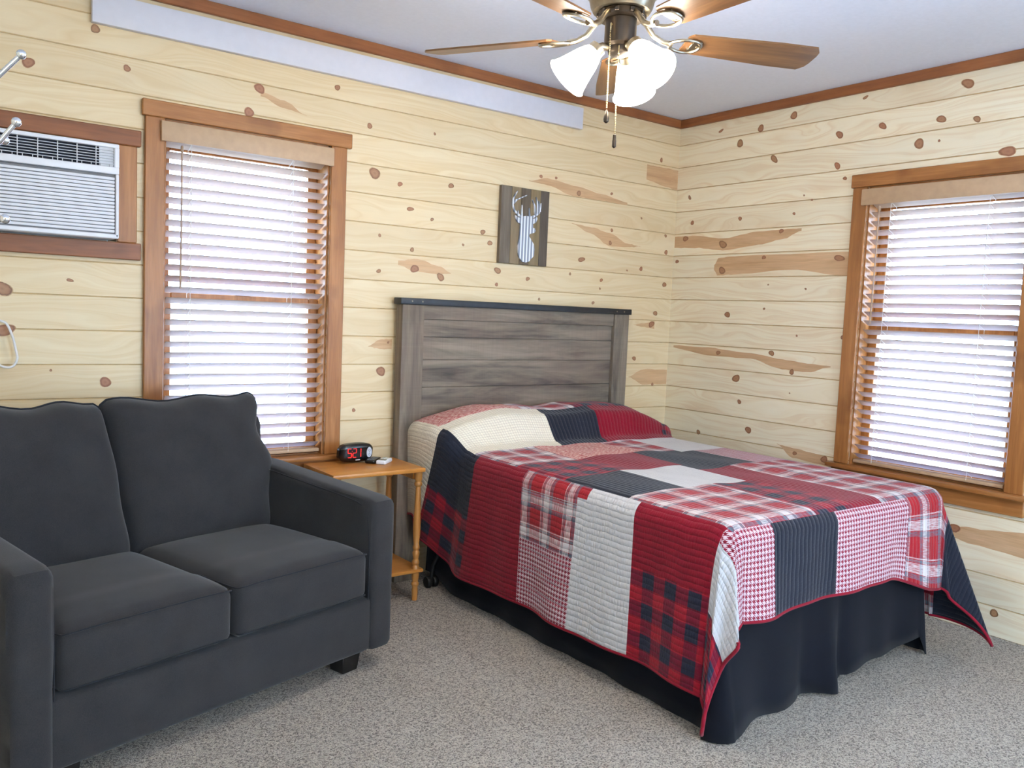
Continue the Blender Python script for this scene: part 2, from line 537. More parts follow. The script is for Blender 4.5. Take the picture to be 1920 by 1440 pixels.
def wall_mesh(name, axis, a0, a1, openings, mat, knots, streaks, kmat2, label, outside=1.0):
    """board-clad wall in the plane y=0 (axis x) or x=0 (axis y); openings: (lo, hi, z0, z1)"""
    bm = bmesh.new()
    uvl = bm.loops.layers.uv.new('UVMap')
    def P(a, d, z):   # a along, d depth outward
        return Vector((a, d, z)) if axis == 'x' else Vector((d, a, z))
    zs = sorted({0.0, H} | {s for s in seams if 0 < s < H} | {o[i] for o in openings for i in (2, 3)})
    xs = sorted({a0, a1} | {o[i] for o in openings for i in (0, 1)})
    g, dp = 0.0028, 0.0032
    sset = {round(s, 5) for s in seams}
    def quad(p, mi):
        f = bm.faces.new([bm.verts.new(q) for q in p]); f.material_index = mi
    for zi in range(len(zs) - 1):
        za, zb = zs[zi], zs[zi + 1]
        ga = g if round(za, 5) in sset else 0
        gb = g if round(zb, 5) in sset else 0
        for xi in range(len(xs) - 1):
            xa, xb = xs[xi], xs[xi + 1]
            mx, mz = (xa + xb) / 2, (za + zb) / 2
            if any(o[0] < mx < o[1] and o[2] < mz < o[3] for o in openings): continue
            quad([P(xa, 0, za + ga), P(xb, 0, za + ga), P(xb, 0, zb - gb), P(xa, 0, zb - gb)], 0)
            if ga: quad([P(xa, dp, za), P(xb, dp, za), P(xb, 0, za + ga), P(xa, 0, za + ga)], 1)
            if gb: quad([P(xa, 0, zb - gb), P(xb, 0, zb - gb), P(xb, dp, zb), P(xa, dp, zb)], 1)
            quad([P(xa, 0.15, za), P(xa, 0.15, zb), P(xb, 0.15, zb), P(xb, 0.15, za)], 4)
    rnd = random.Random(len(name) * 31 + int(a0 * 7))
    def disc(a, z, r, el, ang, mi, eps, rv, n=22):
        c = bm.verts.new(P(a, -eps, z))
        ring = []
        ph = rnd.random() * 6.28
        for k in range(n):
            th = 2 * PI * k / n
            q = r * (1 + 0.10 * math.sin(2 * th + ph) + 0.06 * math.sin(3 * th + 2 * ph))
            dx, dz = q * el * math.cos(th), q * math.sin(th)
            ring.append(bm.verts.new(P(a + dx * math.cos(ang) - dz * math.sin(ang), -eps, z + dx * math.sin(ang) + dz * math.cos(ang))))
        for k in range(n):
            f = bm.faces.new((c, ring[k], ring[(k + 1) % n])); f.material_index = mi
            for l in f.loops:
                l[uvl].uv = (0.0 if l.vert is c else 1.0, rv)
    for i, (pts) in enumerate(streaks):
        # streak: list of (a, zlow, zhigh) stations
        top, bot = [], []
        for a, zl, zh in pts:
            bot.append(bm.verts.new(P(a, -0.0003, zl))); top.append(bm.verts.new(P(a, -0.0003, zh)))
        for k in range(len(pts) - 1):
            f = bm.faces.new((bot[k], bot[k + 1], top[k + 1], top[k])); f.material_index = 2
    for kx in knots:
        a, z, r = kx[0], kx[1], kx[2]
        el = kx[3] if len(kx) > 3 else 1.15
        ang = kx[4] if len(kx) > 4 else rnd.uniform(-0.3, 0.3)
        disc(a, z, r * .92, el, ang, 3, 0.0006, rnd.random())
    o = obj(name, bm, [mat, M_groove, kmat2, M_knot, M_plain_wall], smooth=False)
    tag(o, label, 'wall', kind='structure')
    return o

def smooth_streak(pts, n=6, seed=1):
    """interpolate stations and roughen them a little"""
    rnd = random.Random(seed)
    out = []
    for i in range(len(pts) - 1):
        p, q = pts[i], pts[i + 1]
        for k in range(n):
            f = k / n
            g = f * f * (3 - 2 * f)
            out.append((p[0] + (q[0] - p[0]) * f, p[1] + (q[1] - p[1]) * g + rnd.uniform(-.002, .002), p[2] + (q[2] - p[2]) * g + rnd.uniform(-.002, .002)))
    out.append(pts[-1])
    return out

W1 = (-2.875, -2.19, 0.62, 1.965)        # window_1 opening in the back wall (x range)
W2 = (-1.93, -1.215, 0.62, 1.945)        # window_2 opening in the right wall (y range)
AC = (-3.52, -3.045, 1.484, 1.836)
KL = [(-2.004, 2.082, .013), (-1.667, 2.101, .007), (-1.973, 1.879, .027, 1.15, .1), (-1.843, 1.847, .012), (-1.567, 1.874, .014),
      (-1.023, 1.989, .010), (-0.922, 1.994, .008), (-0.761, 1.934, .015), (-0.523, 1.96, .009), (-0.148, 2.195, .014, .9),
      (-1.785, 1.741, .011, 1.8), (-1.666, 1.705, .009), (-1.373, 1.673, .014), (-1.328, 1.623, .014), (-1.486, 1.601, .007), (-1.939, 1.606, .008),
      (-1.769, 1.555, .011), (-1.752, 1.468, .021), (-1.608, 1.438, .017, 1.6, -.9), (-1.939, 1.445, .009, 1.6), (-1.274, 1.491, .017, 1.4), (-1.081, 1.461, .012),
      (-1.277, 1.421, .010), (-0.72, 1.586, .014, 2.0, .1), (-0.508, 1.762, .010), (-0.515, 1.692, .012), (-0.283, 1.851, .007), (-0.078, 1.77, .010),
      (-0.067, 1.675, .014), (-0.265, 1.566, .013), (-0.375, 1.55, .006), (-0.796, 1.504, .008), (-0.568, 1.484, .011), (-0.575, 1.437, .007), (-0.066, 1.487, .016),
      (-3.117, 2.245, .016, 1.2, .3), (-3.331, 2.081, .020, 1.1), (-3.009, 2.127, .013, 1.2), (-2.505, 2.149, .018, 1.6, -.5), (-2.163, 2.218, .013), (-2.547, 2.047, .020, 1.2),
      (-3.08, 0.953, .020, 1.2), (-3.263, 0.999, .005), (-3.415, 1.289, .026, 1.5), (-3.412, 1.142, .022, 2.0), (-1.879, 1.121, .006), (-1.913, 0.987, .021, 1.4, -.6), (-2.045, 0.811, .009),
      (-0.621, 1.357, .010), (-0.128, 1.317, .016), (-0.155, 1.252, .020, 1.3, .3), (-0.282, 1.052, .014), (-3.2, 1.33, .006, 2.5), (-0.12, 0.9, .01), (-1.0, 1.36, .008)]
KR = [(-0.769, 2.349, .020, 1.2), (-0.568, 2.314, .020, 1.1), (-0.437, 2.253, .022, 1.1), (-0.665, 2.143, .017, 1.7, .9), (-1.037, 2.214, .018, 1.3, .5), (-1.258, 2.223, .016, 1.4, .7),
      (-1.532, 2.211, .018, 1.3, .4), (-1.686, 2.187, .012, 1.8, .7), (-1.44, 2.117, .022, 1.3, .8), (-1.53, 2.118, .006), (-1.635, 2.345, .022, 1.4), (-1.037, 2.065, .016, 1.3, .8),
      (-1.083, 2.0, .010), (-0.099, 1.991, .010, 1.6, .8), (-0.861, 1.938, .005), (-0.908, 1.911, .006), (-0.809, 1.85, .008), (-0.469, 1.847, .012), (-0.13, 1.845, .013),
      (-0.085, 1.756, .017, 1.3), (-0.739, 1.765, .013), (-0.362, 1.712, .022, 1.5, .2), (-0.03, 1.626, .012), (-0.641, 1.632, .012), (-0.367, 1.568, .021, 1.3, .2),
      (-1.084, 1.616, .017, 1.9), (-0.68, 1.488, .005), (-0.908, 1.466, .006), (-0.664, 1.361, .007), (-0.423, 1.324, .018, 1.1), (-0.875, 1.227, .006), (-1.135, 1.232, .012),
      (-0.376, 1.11, .014), (-0.729, 1.129, .016), (-0.86, 1.04, .016, 1.0), (-0.51, 0.977, .022, 1.3, -.7), (-0.542, 0.851, .013), (-0.268, 0.646, .014), (-0.613, 0.705, .020, 1.1),
      (-0.856, 0.93, .004), (-1.821, 2.035, .024, 1.5), (-1.739, 0.423, .020, 1.4, .3), (-1.93, 0.10, .017, 1.2), (-0.911, 0.624, .012), (-1.081, 0.62, .018, 1.3), (-0.3, 2.34, .008, 2.5), (-1.16, 2.37, .008, 2)]
SL = [smooth_streak(s, 6, i) for i, s in enumerate([
    [(-1.10, 1.955, 1.958), (-.98, 1.95, 1.985), (-.80, 1.915, 1.97), (-.60, 1.915, 1.95), (-.40, 1.91, 1.925)],
    [(-.80, 1.77, 1.772), (-.66, 1.73, 1.765), (-.52, 1.675, 1.745), (-.38, 1.68, 1.70), (-.28, 1.69, 1.692)],
    [(-.26, 2.07, 2.155), (-.10, 2.05, 2.155), (-.002, 2.04, 2.155)],
    [(-1.84, 1.48, 1.50), (-1.74, 1.455, 1.515), (-1.62, 1.45, 1.49), (-1.55, 1.458, 1.46)],
    [(-.32, .945, .948), (-.2, .90, .99), (-.002, .90, .985)],
    [(-1.98, 1.10, 1.102), (-1.92, 1.09, 1.135), (-1.86, 1.09, 1.137)],
    [(-.30, 1.245, 1.247), (-.22, 1.235, 1.255), (-.13, 1.225, 1.27)],
    [(-2.50, 2.12, 2.14), (-2.40, 2.09, 2.12), (-2.30, 2.075, 2.077)]])]
SR = [smooth_streak(s, 6, 20 + i) for i, s in enumerate([
    [(-.003, 1.705, 1.77), (-.16, 1.70, 1.77), (-.36, 1.68, 1.745), (-.60, 1.70, 1.772), (-.76, 1.725, 1.773), (-.86, 1.76, 1.773)],
    [(-.31, 1.57, 1.60), (-.34, 1.54, 1.64), (-.45, 1.545, 1.645), (-.80, 1.565, 1.646), (-1.12, 1.53, 1.646), (-1.20, 1.53, 1.646)],
    [(-.04, 1.12, 1.135), (-.30, 1.09, 1.135), (-.60, 1.09, 1.12), (-.80, 1.05, 1.10), (-.95, 1.045, 1.09), (-1.08, 1.08, 1.085)],
    [(-.80, .655, .657), (-.90, .60, .65), (-1.05, .59, .64), (-1.14, .59, .61)],
    [(-1.70, .40, .42), (-1.80, .37, .44), (-2.1, .36, .47), (-2.3, .36, .46)]])]
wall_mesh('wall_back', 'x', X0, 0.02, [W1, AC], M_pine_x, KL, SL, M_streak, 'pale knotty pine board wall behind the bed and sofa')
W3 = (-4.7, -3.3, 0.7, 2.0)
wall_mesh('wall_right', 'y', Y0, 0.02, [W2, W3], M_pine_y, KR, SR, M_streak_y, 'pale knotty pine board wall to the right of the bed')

W4 = (-5.3, -4.0, 0.8, 2.05)
bm = bmesh.new()
box2(bm, (X0 - .12, Y0, 0), (X0, W4[0], H)); box2(bm, (X0 - .12, W4[1], 0), (X0, .15, H))
box2(bm, (X0 - .12, W4[0], 0), (X0, W4[1], W4[2])); box2(bm, (X0 - .12, W4[0], W4[3]), (X0, W4[1], H))
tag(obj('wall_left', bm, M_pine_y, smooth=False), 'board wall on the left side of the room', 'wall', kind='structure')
bm = bmesh.new()
D0 = (-2.2, -0.5, 0.0, 2.05)     # opening of the unseen glazed door added for daylight
box2(bm, (X0, Y0 - .12, 0), (D0[0], Y0, H)); box2(bm, (D0[1], Y0 - .12, 0), (.15, Y0, H)); box2(bm, (D0[0], Y0 - .12, D0[3]), (D0[1], Y0, H))
tag(obj('wall_front', bm, M_pine_x, smooth=False), 'board wall behind the viewer with an added glazed door', 'wall', kind='structure')
bm = bmesh.new()
box2(bm, (X0 - .12, Y0 - .12, H), (.15, .15, H + .12))
tag(obj('ceiling', bm, M_ceiling, smooth=False), 'smooth white ceiling above the fan', 'ceiling', kind='structure')
bm = bmesh.new()
box2(bm, (X0 - .12, Y0 - .12, -.15), (.15, .15, 0))
tag(obj('floor', bm, M_carpet, smooth=False), 'speckled beige and grey carpet floor', 'floor', kind='structure')
bm = bmesh.new()
box2(bm, (-30, -30, -.6), (25, 25, -.5))
tag(obj('ground_outside', bm, M_snow, smooth=False), 'pale ground outside the windows', 'ground', kind='structure')

# crown trim
bm = bmesh.new(); box2(bm, (X0, -.018, 2.392), (-.018, 0, H), .003, 1)
tag(obj('trim_1', bm, M_crown_x), 'brown stained board trim along the ceiling over the back wall', 'trim', kind='structure')
bm = bmesh.new(); box2(bm, (-.018, Y0, 2.392), (0, 0, H), .003, 1)
tag(obj('trim_2', bm, M_crown_y), 'brown stained board trim along the ceiling over the right wall', 'trim', kind='structure')

# ------------------------------------------------------------------ windows (built in local frame: wall plane y=0, room at -y, x along)
def window(name, root, x0, x1, z0, z1, label, head_over=0.0, seed=0):
    w = tag(root, label, 'window', kind='structure')
    cw = 0.073
    t = 0.019
    bm = bmesh.new(); box2(bm, (x0 - cw - .01, -t - .003, z1), (x1 + cw + .022, 0, z1 + .062), .003, 1)
    obj('head_casing', bm, M_trim_x, w)
    for xa, xb in ((x0 - cw, x0), (x1, x1 + cw)):
        bm = bmesh.new(); box2(bm, (xa, -t, z0), (xb, 0, z1), .003, 1)
        obj('side_casing', bm, M_trim_z, w)
    bm = bmesh.new(); box2(bm, (x0 - cw - .025, -.052, z0 - .02), (x1 + cw + .025, .03, z0), .004, 2)
    obj('sill', bm, M_trim_x, w)
    bm = bmesh.new(); box2(bm, (x0 - cw - .01, -t, z0 - .092), (x1 + cw + .01, 0, z0 - .02), .003, 1)
    obj('apron', bm, M_trim_x, w)
    # jamb boards lining the opening
    bm = bmesh.new()
    box2(bm, (x0 - .012, .0005, z0), (x0 + .008, .15, z1)); box2(bm, (x1 - .008, .0005, z0), (x1 + .012, .15, z1))
    box2(bm, (x0, .0005, z1 - .008), (x1, .15, z1 + .012)); box2(bm, (x0, .03, z0 - .02), (x1, .15, z0 + .004))
    obj('jamb', bm, M_trim_z, w, smooth=False)
    zm = (z0 + z1) / 2 + .012
    a0, a1 = x0 + .008, x1 - .008
    def sash(nm, ya, yb, za, zb, st, tr=.034):
        bm = bmesh.new()
        box2(bm, (a0, ya, za), (a0 + st, yb, zb), .003, 1); box2(bm, (a1 - st, ya, za), (a1, yb, zb), .003, 1)
        box2(bm, (a0 + st, ya, za), (a1 - st, yb, za + st), .003, 1); box2(bm, (a0 + st, ya, zb - tr), (a1 - st, yb, zb), .003, 1)
        s = obj(nm, bm, M_trim_z, w)
        bm = bmesh.new(); box2(bm, (a0 + st - .004, (ya + yb) / 2 - .002, za + st - .004), (a1 - st + .004, (ya + yb) / 2 + .002, zb - tr + .004))
        obj('pane', bm, M_pane, s, smooth=False)
    sash('lower_sash', .075, .105, z0 + .004, zm, .042)
    sash('upper_sash', .108, .138, zm - .035, z1 - .008, .042, .088)
    bm = bmesh.new()
    xc = (x0 + x1) / 2
    box2(bm, (xc - .03, .068, zm), (xc + .03, .10, zm + .006), .002, 1)
    lathe(bm, [(.012, 0), (.012, .012), (.006, .016)], (xc, .085, zm + .004), 14)
    box(bm, (xc + .014, .078, zm + .014), (.034, .010, .006), .002, 1)
    obj('sash_lock', bm, M_nickel, w)
    return w

def blind(name, root, x0, x1, z0, z1, label, wand_side=-1, nsl=29, seed=1):
    b = tag(root, label, 'window blind')
    bm = bmesh.new()
    box2(bm, (x0 - .018, -.036, z1 - .088), (x1 + .006, -.024, z1 - .012), .004, 2)
    box2(bm, (x0 - .018, -.03, z1 - .088), (x0 - .010, -.020, z1 - .012), .001, 1)
    box2(bm, (x1 - .004, -.03, z1 - .088), (x1 + .006, -.020, z1 - .012), .001, 1)
    obj('valance', bm, M_valance, b)
    xa, xb = x0 + .014, x1 - .014
    bm = bmesh.new(); box2(bm, (xa, .006, z1 - .06), (xb, .056, z1 - .009), .002, 1)
    obj('head_rail', bm, M_valance, b)
    rnd = random.Random(seed)
    top = z1 - .085
    bot = z0 + .045
    pitch = (top - bot) / (nsl - 1)
    tilt = math.radians(24)
    tilts = [math.radians(23 + 8 * k / (nsl - 1)) for k in range(nsl)]
    yc = .032
    bm = bmesh.new()
    for k in range(nsl):
        z = top - k * pitch
        box(bm, ((xa + xb) / 2, yc, z), (xb - xa, .050, .003), .001, 1, rot=(-tilts[k] + rnd.uniform(-.02, .02), rnd.uniform(-.0012, .0012), 0))
    obj('slats', bm, M_blind, b, label='tilted wood-tone slats')
    bm = bmesh.new(); box(bm, ((xa + xb) / 2, yc, z0 + .019), (xb - xa, .05, .016), .004, 2)
    obj('bottom_rail', bm, M_valance, b)
    L = xb - xa
    for f in (.14, .78):
        xl = xa + L * f
        bm = bmesh.new()
        dy, dz = .025 * math.cos(tilt), .025 * math.sin(tilt)
        tube(bm, [(xl, yc - dy - .002, top + .03), (xl, yc - dy - .002, z0 + .02)], .0011, 5)
        tube(bm, [(xl, yc + dy + .002, top + .03), (xl, yc + dy + .002, z0 + .02)], .0011, 5)
        for k in range(nsl):
            z = top - k * pitch - .003
            tube(bm, [(xl, yc - dy, z + dz), (xl + .002, yc + dy, z - dz)], .0009, 4)
        obj('ladder_cord', bm, M_cord, b)
    xw = xa + .05 if wand_side < 0 else xb - .05
    bm = bmesh.new()
    tube(bm, [(xw, -.012, z1 - .10), (xw, -.013, z1 - .40), (xw - .002, -.014, z1 - .645)], [.0035, .0035, .0045], 8)
    lathe(bm, [(.003, -.008), (.006, 0), (.006, .018), (.003, .022)], (xw, -.012, z1 - .115), 10)
    obj('tilt_wand', bm, [M_blind], b)
    return b

w1 = empty('window_1', (0, 0, 0)); window('window_1', w1, *W1, 'tall double-hung window in stained trim behind the sofa')
b1 = empty('window_blind', (0, 0, 0)); blind('window_blind', b1, *W1, 'tan slatted blind on the window behind the sofa, between wall unit and headboard', -1, 29, 3)
# right wall: local +x runs towards world -y, local +y (outwards) towards +x
w2 = empty('window_2', (0, 0, 0), -PI / 2); window('window_2', w2, -W2[1], -W2[0], W2[2], W2[3], 'tall double-hung window in stained trim right of the bed')
b2 = empty('window_blind', (0, 0, 0), -PI / 2); blind('window_blind', b2, -W2[1], -W2[0], W2[2], W2[3], 'tan slatted blind on the window at the right end of the bed', -1, 29, 5)

# plain glazed openings out of view, added to bring daylight into the room
def fixed_frame(name, a, b, z0, z1, axis, pos, label, cat):
    bm = bmesh.new()
    def B(p, q, r0, r1, d0, d1):
        if axis == 'x': box2(bm, (p, pos + d0, r0), (q, pos + d1, r1))
        else: box2(bm, (pos + d0, p, r0), (pos + d1, q, r1))
    B(a, a + .06, z0, z1, 0.0, .1); B(b - .06, b, z0, z1, 0.0, .1); B(a + .06, b - .06, z1 - .06, z1, 0.0, .1); B(a + .06, b - .06, z0, z0 + .06, 0.0, .1)
    m = (a + b) / 2
    B(m - .03, m + .03, z0 + .06, z1 - .06, 0.02, .08)
    e = tag(obj(name, bm, M_trim_z, smooth=False), label, cat, kind='structure')
    bm = bmesh.new()
    B(a + .06, m - .03, z0 + .06, z1 - .06, .045, .05); B(m + .03, b - .06, z0 + .06, z1 - .06, .045, .05)
    obj('pane', bm, M_pane, e, smooth=False)
fixed_frame('added_window_3', W3[0], W3[1], W3[2], W3[3], 'y', 0.0, 'unseen wide window added further along the right wall for daylight', 'window')
fixed_frame('added_window_4', W4[0], W4[1], W4[2], W4[3], 'y', X0 - .1, 'unseen wide window added in the left wall to light the right wall', 'window')
fixed_frame('added_door_1', D0[0], D0[1], D0[2], D0[3], 'x', Y0 - .1, 'unseen glazed door added behind the viewer for daylight', 'door')

# ------------------------------------------------------------------ long white board on the wall
bm = bmesh.new()
box2(bm, (-3.132, -.028, 2.262), (-.778, -.001, 2.372), .003, 2)
tag(obj('wall_board', bm, M_white_board), 'long narrow white board mounted high on the back wall below the ceiling trim', 'wall board')

# ------------------------------------------------------------------ air conditioner
fr = tag(empty('air_conditioner_surround', (-3.3, 0, 1.42)), 'brown stained wood frame around the white air conditioner on the wall', 'frame')
def fpart(nm, a, b, mat):
    bm = bmesh.new(); box2(bm, [a[0] + 3.3, a[1], a[2] - 1.42], [b[0] + 3.3, b[1], b[2] - 1.42], .003, 1)
    obj(nm, bm, mat, fr)
fpart('head_casing', (-3.62, -.024, 1.842), (-2.962, -.001, 1.902), M_trimd_x)
fpart('side_casing', (-3.043, -.018, 1.482), (-2.975, -.001, 1.842), M_trim_z)
fpart('side_casing', (-3.60, -.018, 1.482), (-3.528, -.001, 1.842), M_trim_z)
fpart('bottom_casing', (-3.62, -.020, 1.418), (-2.960, -.001, 1.482), M_trimd_x)

ac = tag(empty('air_conditioner', (-3.285, 0, 1.485)), 'white wall air conditioner with upper grille and louvered front panel', 'air conditioner')
ax0, ax1, az0, az1, af = -.225, .234, .004, .345, -.085
bm = bmesh.new()
box2(bm, (ax0, af + .02, az0), (ax1, .30, az1), .01, 3)
obj('case', bm, M_ac_white, ac)
# front bezel with the grille opening
gz0, gz1, gx0, gx1 = .262, .330, ax0 + .012, ax1 - .016
bm = bmesh.new()
box2(bm, (ax0, af, gz1), (ax1, af + .03, az1), .004, 2)
box2(bm, (ax0, af, .236), (ax1, af + .03, gz0), .004, 2)
box2(bm, (ax0, af, gz0 - .002), (gx0, af + .03, gz1 + .002), .002, 1)
box2(bm, (gx1, af, gz0 - .002), (ax1, af + .03, gz1 + .002), .002, 1)
obj('bezel', bm, M_ac_white, ac)
bm = bmesh.new(); box2(bm, (gx0, af + .016, gz0), (gx1, af + .019, gz1)); 
obj('grille_cavity', bm, M_ac_dark, ac, smooth=False)
bm = bmesh.new()
for k in range(1, 7):
    z = gz0 + (gz1 - gz0) * k / 7
    box2(bm, (gx0, af + .004, z - .0011), (gx1, af + .009, z + .0011))
nv = 7
for k in range(0, nv + 1):
    x = gx1 - (gx1 - gx0) * k / nv
    box2(bm, (x - .0014, af + .002, gz0), (x + .0014, af + .008, gz1))
for k in range(nv * 2):
    x = gx1 - (gx1 - gx0) * (k + .5) / (nv * 2)
    box2(bm, (x - .001, af + .003, gz0), (x + .001, af + .008, gz0 + .010))
obj('grille', bm, M_ac_grey, ac, smooth=False)
bm = bmesh.new(); box2(bm, (gx1 - .05, af + .010, gz0), (gx1 - .002, af + .013, gz1))
obj('control_cover', bm, M_ac_grey, ac, smooth=False)
bm = bmesh.new()
box2(bm, (ax0, af + .008, .006), (ax1, af + .02, .234), .003, 1)
obj('front_panel', bm, M_slotgrey, ac)
bm = bmesh.new()
px1 = ax1 - .012
box2(bm, (px1, af, .010), (ax1 - .001, af + .014, .236), .002, 1)
box2(bm, (ax0 + .001, af, .006), (ax0 + .012, af + .014, .236), .002, 1)
box2(bm, (ax0 + .001, af, .004), (ax1 - .001, af + .014, .020), .003, 1)
nl = 16
for k in range(nl):
    z = .024 + (.226 - .024) * (k + .5) / nl
    box(bm, ((ax0 + px1) / 2, af + .005, z), (px1 - ax0 - .006, .006, .0102), .002, 1, rot=(math.radians(14), 0, 0))
obj('louvers', bm, M_ac_white, ac)

# power cord hanging from the unit
bm = bmesh.new()
cp = [(-3.46, -.03, 1.40), (-3.47, -.035, 1.28), (-3.455, -.035, 1.20), (-3.428, -.032, 1.178), (-3.405, -.03, 1.166), (-3.388, -.03, 1.125), (-3.378, -.03, 1.08), (-3.373, -.03, 1.045),
      (-3.383, -.03, 1.020), (-3.402, -.03, 1.012), (-3.430, -.03, 1.022), (-3.47, -.03, 1.06), (-3.50, -.02, 1.10)]
def catmull(P, n=6):
    P = [Vector(p) for p in P]; out = []
    for i in range(len(P) - 1):
        a = P[max(i - 1, 0)]; b = P[i]; c = P[i + 1]; d = P[min(i + 2, len(P) - 1)]
        for k in range(n):
            t = k / n
            out.append(0.5 * ((2 * b) + (c - a) * t + (2 * a - 5 * b + 4 * c - d) * t * t + (3 * b - a - 3 * c + d) * t ** 3))
    out.append(P[-1]); return out
tube(bm, catmull(cp), .0042, 10)
pc = tag(obj('power_cord', bm, M_cable), 'looped white power cord hanging against the wall under the air conditioner', 'cord')

# ------------------------------------------------------------------ coat stand (only its hook tips enter the picture)
cs = tag(empty('coat_stand', (-3.735, -1.99, 0)), 'chrome coat stand whose ball-tipped arms reach in at the left edge', 'coat stand')
bm = bmesh.new()
lathe(bm, [(.001, 0), (.15, 0), (.155, .006), (.15, .014), (.03, .024), (.013, .04), (.011, .06), (.011, 1.70), (.016, 1.71), (.018, 1.73), (.012, 1.748), (.001, 1.752)], (0, 0, 0), 28, cap=False)
obj('pole', bm, M_chrome, cs)
def arm(tip, base_z):
    tip = Vector(tip) - Vector((-3.735, -1.99, 0))
    b = Vector((0, 0, base_z))
    d = tip - b; d.z = 0; d.normalize()
    bm = bmesh.new()
    mid = b + d * .03
    tube(bm, [b, mid * .6 + b * .4 + Vector((0, 0, .002)), tip - (tip - mid) * .02], [.0038, .0038, .0034], 12)
    o = obj('hook_arm', bm, M_chrome, cs)
    bm = bmesh.new(); sphere(bm, tip, .0068, 16)
    obj('ball_tip', bm, M_chrome, o)
arm((-3.592, -2.055, 1.611), 1.455)
arm((-3.599, -2.059, 1.515), 1.340)
arm((-3.60, -1.93, 1.507), 1.425)
arm((-3.614, -2.063, 1.377), 1.345)

# ------------------------------------------------------------------ deer plaque
dp = tag(empty('deer_plaque', (0, 0, 0)), 'wooden plank plaque with a corrugated metal deer head above the headboard', 'wall art')
PLK = [wood('plaque_plank_%d' % i, 'z', c, 0.7, 1.2, spec=0.2) for i, c in enumerate([
    [(94, 84, 72), (112, 101, 88), (124, 113, 100)], [(118, 102, 78), (138, 120, 94), (150, 132, 106)],
    [(84, 74, 62), (102, 90, 76), (114, 102, 88)], [(112, 96, 70), (132, 114, 84), (142, 124, 98)], [(74, 66, 60), (94, 84, 74), (106, 96, 86)]])]
bx = [-1.284, -1.219, -1.158, -1.098, -1.033, -.978]
bm = bmesh.new()
for i in range(5):
    box2(bm, (bx[i] + .0004, -.022, 1.530), (bx[i + 1] - .0004, -.001, 1.913), .001, 1, mi=i)
obj('plank_backing', bm, PLK, dp)
HEAD = [(-1.1511, 1.7675), (-1.1323, 1.7744), (-1.1023, 1.7741), (-1.0932, 1.765), (-1.0759, 1.7667), (-1.0613, 1.7777), (-1.0585, 1.7651), (-1.0662, 1.7475), (-1.0852, 1.7382), (-1.0832, 1.7188), (-1.071, 1.7183), (-1.0646, 1.7054), (-1.074, 1.6944), (-1.1039, 1.6866), (-1.1062, 1.6746), (-1.0915, 1.6574), (-1.0729, 1.6353), (-1.0672, 1.612), (-1.0696, 1.5779), (-1.0903, 1.5594), (-1.0984, 1.5487), (-1.1216, 1.5409), (-1.1454, 1.5453), (-1.1657, 1.5656), (-1.1731, 1.5868), (-1.1758, 1.6201), (-1.1685, 1.6574), (-1.1647, 1.7045), (-1.1648, 1.7311), (-1.1834, 1.7393), (-1.1947, 1.7547), (-1.2007, 1.7723), (-1.1826, 1.7626), (-1.1656, 1.7616)]
RIB = [[(-1.1509, 1.7641), (-1.1747, 1.7733), (-1.2052, 1.7933), (-1.2171, 1.8217), (-1.2145, 1.8517), (-1.2031, 1.8727), (-1.1895, 1.8925)], [(-1.2133, 1.8287), (-1.1955, 1.8472), (-1.1791, 1.8557), (-1.1295, 1.8781)], [(-1.1552, 1.7654), (-1.1591, 1.7982), (-1.1573, 1.8267)], [(-1.1829, 1.7692), (-1.181, 1.7959)], [(-1.1019, 1.7675), (-1.0724, 1.7806), (-1.0472, 1.7967), (-1.0378, 1.8247), (-1.037, 1.8484)], [(-1.1071, 1.7686), (-1.1124, 1.8166)], [(-1.0704, 1.7841), (-1.0774, 1.8305), (-1.0942, 1.8605)], [(-1.0556, 1.7924), (-1.0583, 1.8393), (-1.0691, 1.8751)], [(-1.041, 1.8041), (-1.0471, 1.8338), (-1.0528, 1.8568)]]
def prism(bm, pts, y0, y1):
    a = [bm.verts.new((x, y0, z)) for x, z in pts]; b = [bm.verts.new((x, y1, z)) for x, z in pts]
    bm.faces.new(a); bm.faces.new(b[::-1])
    n = len(pts)
    for i in range(n): bm.faces.new((a[i], b[i], b[(i + 1) % n], a[(i + 1) % n]))
bm = bmesh.new()
from mathutils.geometry import tessellate_polygon
fv = [bm.verts.new((x, -.031, z)) for x, z in HEAD]; bv = [bm.verts.new((x, -.0225, z)) for x, z in HEAD]
for tri in tessellate_polygon([[Vector((x, z, 0)) for x, z in HEAD]]):
    bm.faces.new([fv[i] for i in tri]); bm.faces.new([bv[i] for i in reversed(tri)])
for i in range(len(HEAD)): bm.faces.new((fv[i], bv[i], bv[(i + 1) % len(HEAD)], fv[(i + 1) % len(HEAD)]))
bmesh.ops.recalc_face_normals(bm, faces=bm.faces)
for j, r in enumerate(RIB):
    up, dn = [], []
    n = len(r)
    for i, (x, z) in enumerate(r):
        a = r[max(i - 1, 0)]; b = r[min(i + 1, n - 1)]
        dx, dz = b[0] - a[0], b[1] - a[1]; l = math.hypot(dx, dz)
        w = (.0062 if j in (0, 4) else .0052) * (1 - .75 * i / (n - 1))
        up.append((x - dz / l * w, z + dx / l * w)); dn.append((x + dz / l * w, z - dx / l * w))
    for i in range(n - 1):
        prism(bm, [dn[i], dn[i + 1], up[i + 1], up[i]], -.0312 + j * .0001, -.0225)
obj('deer_head', bm, M_deer_metal, dp, smooth=False, label='striped corrugated metal deer head with antlers')

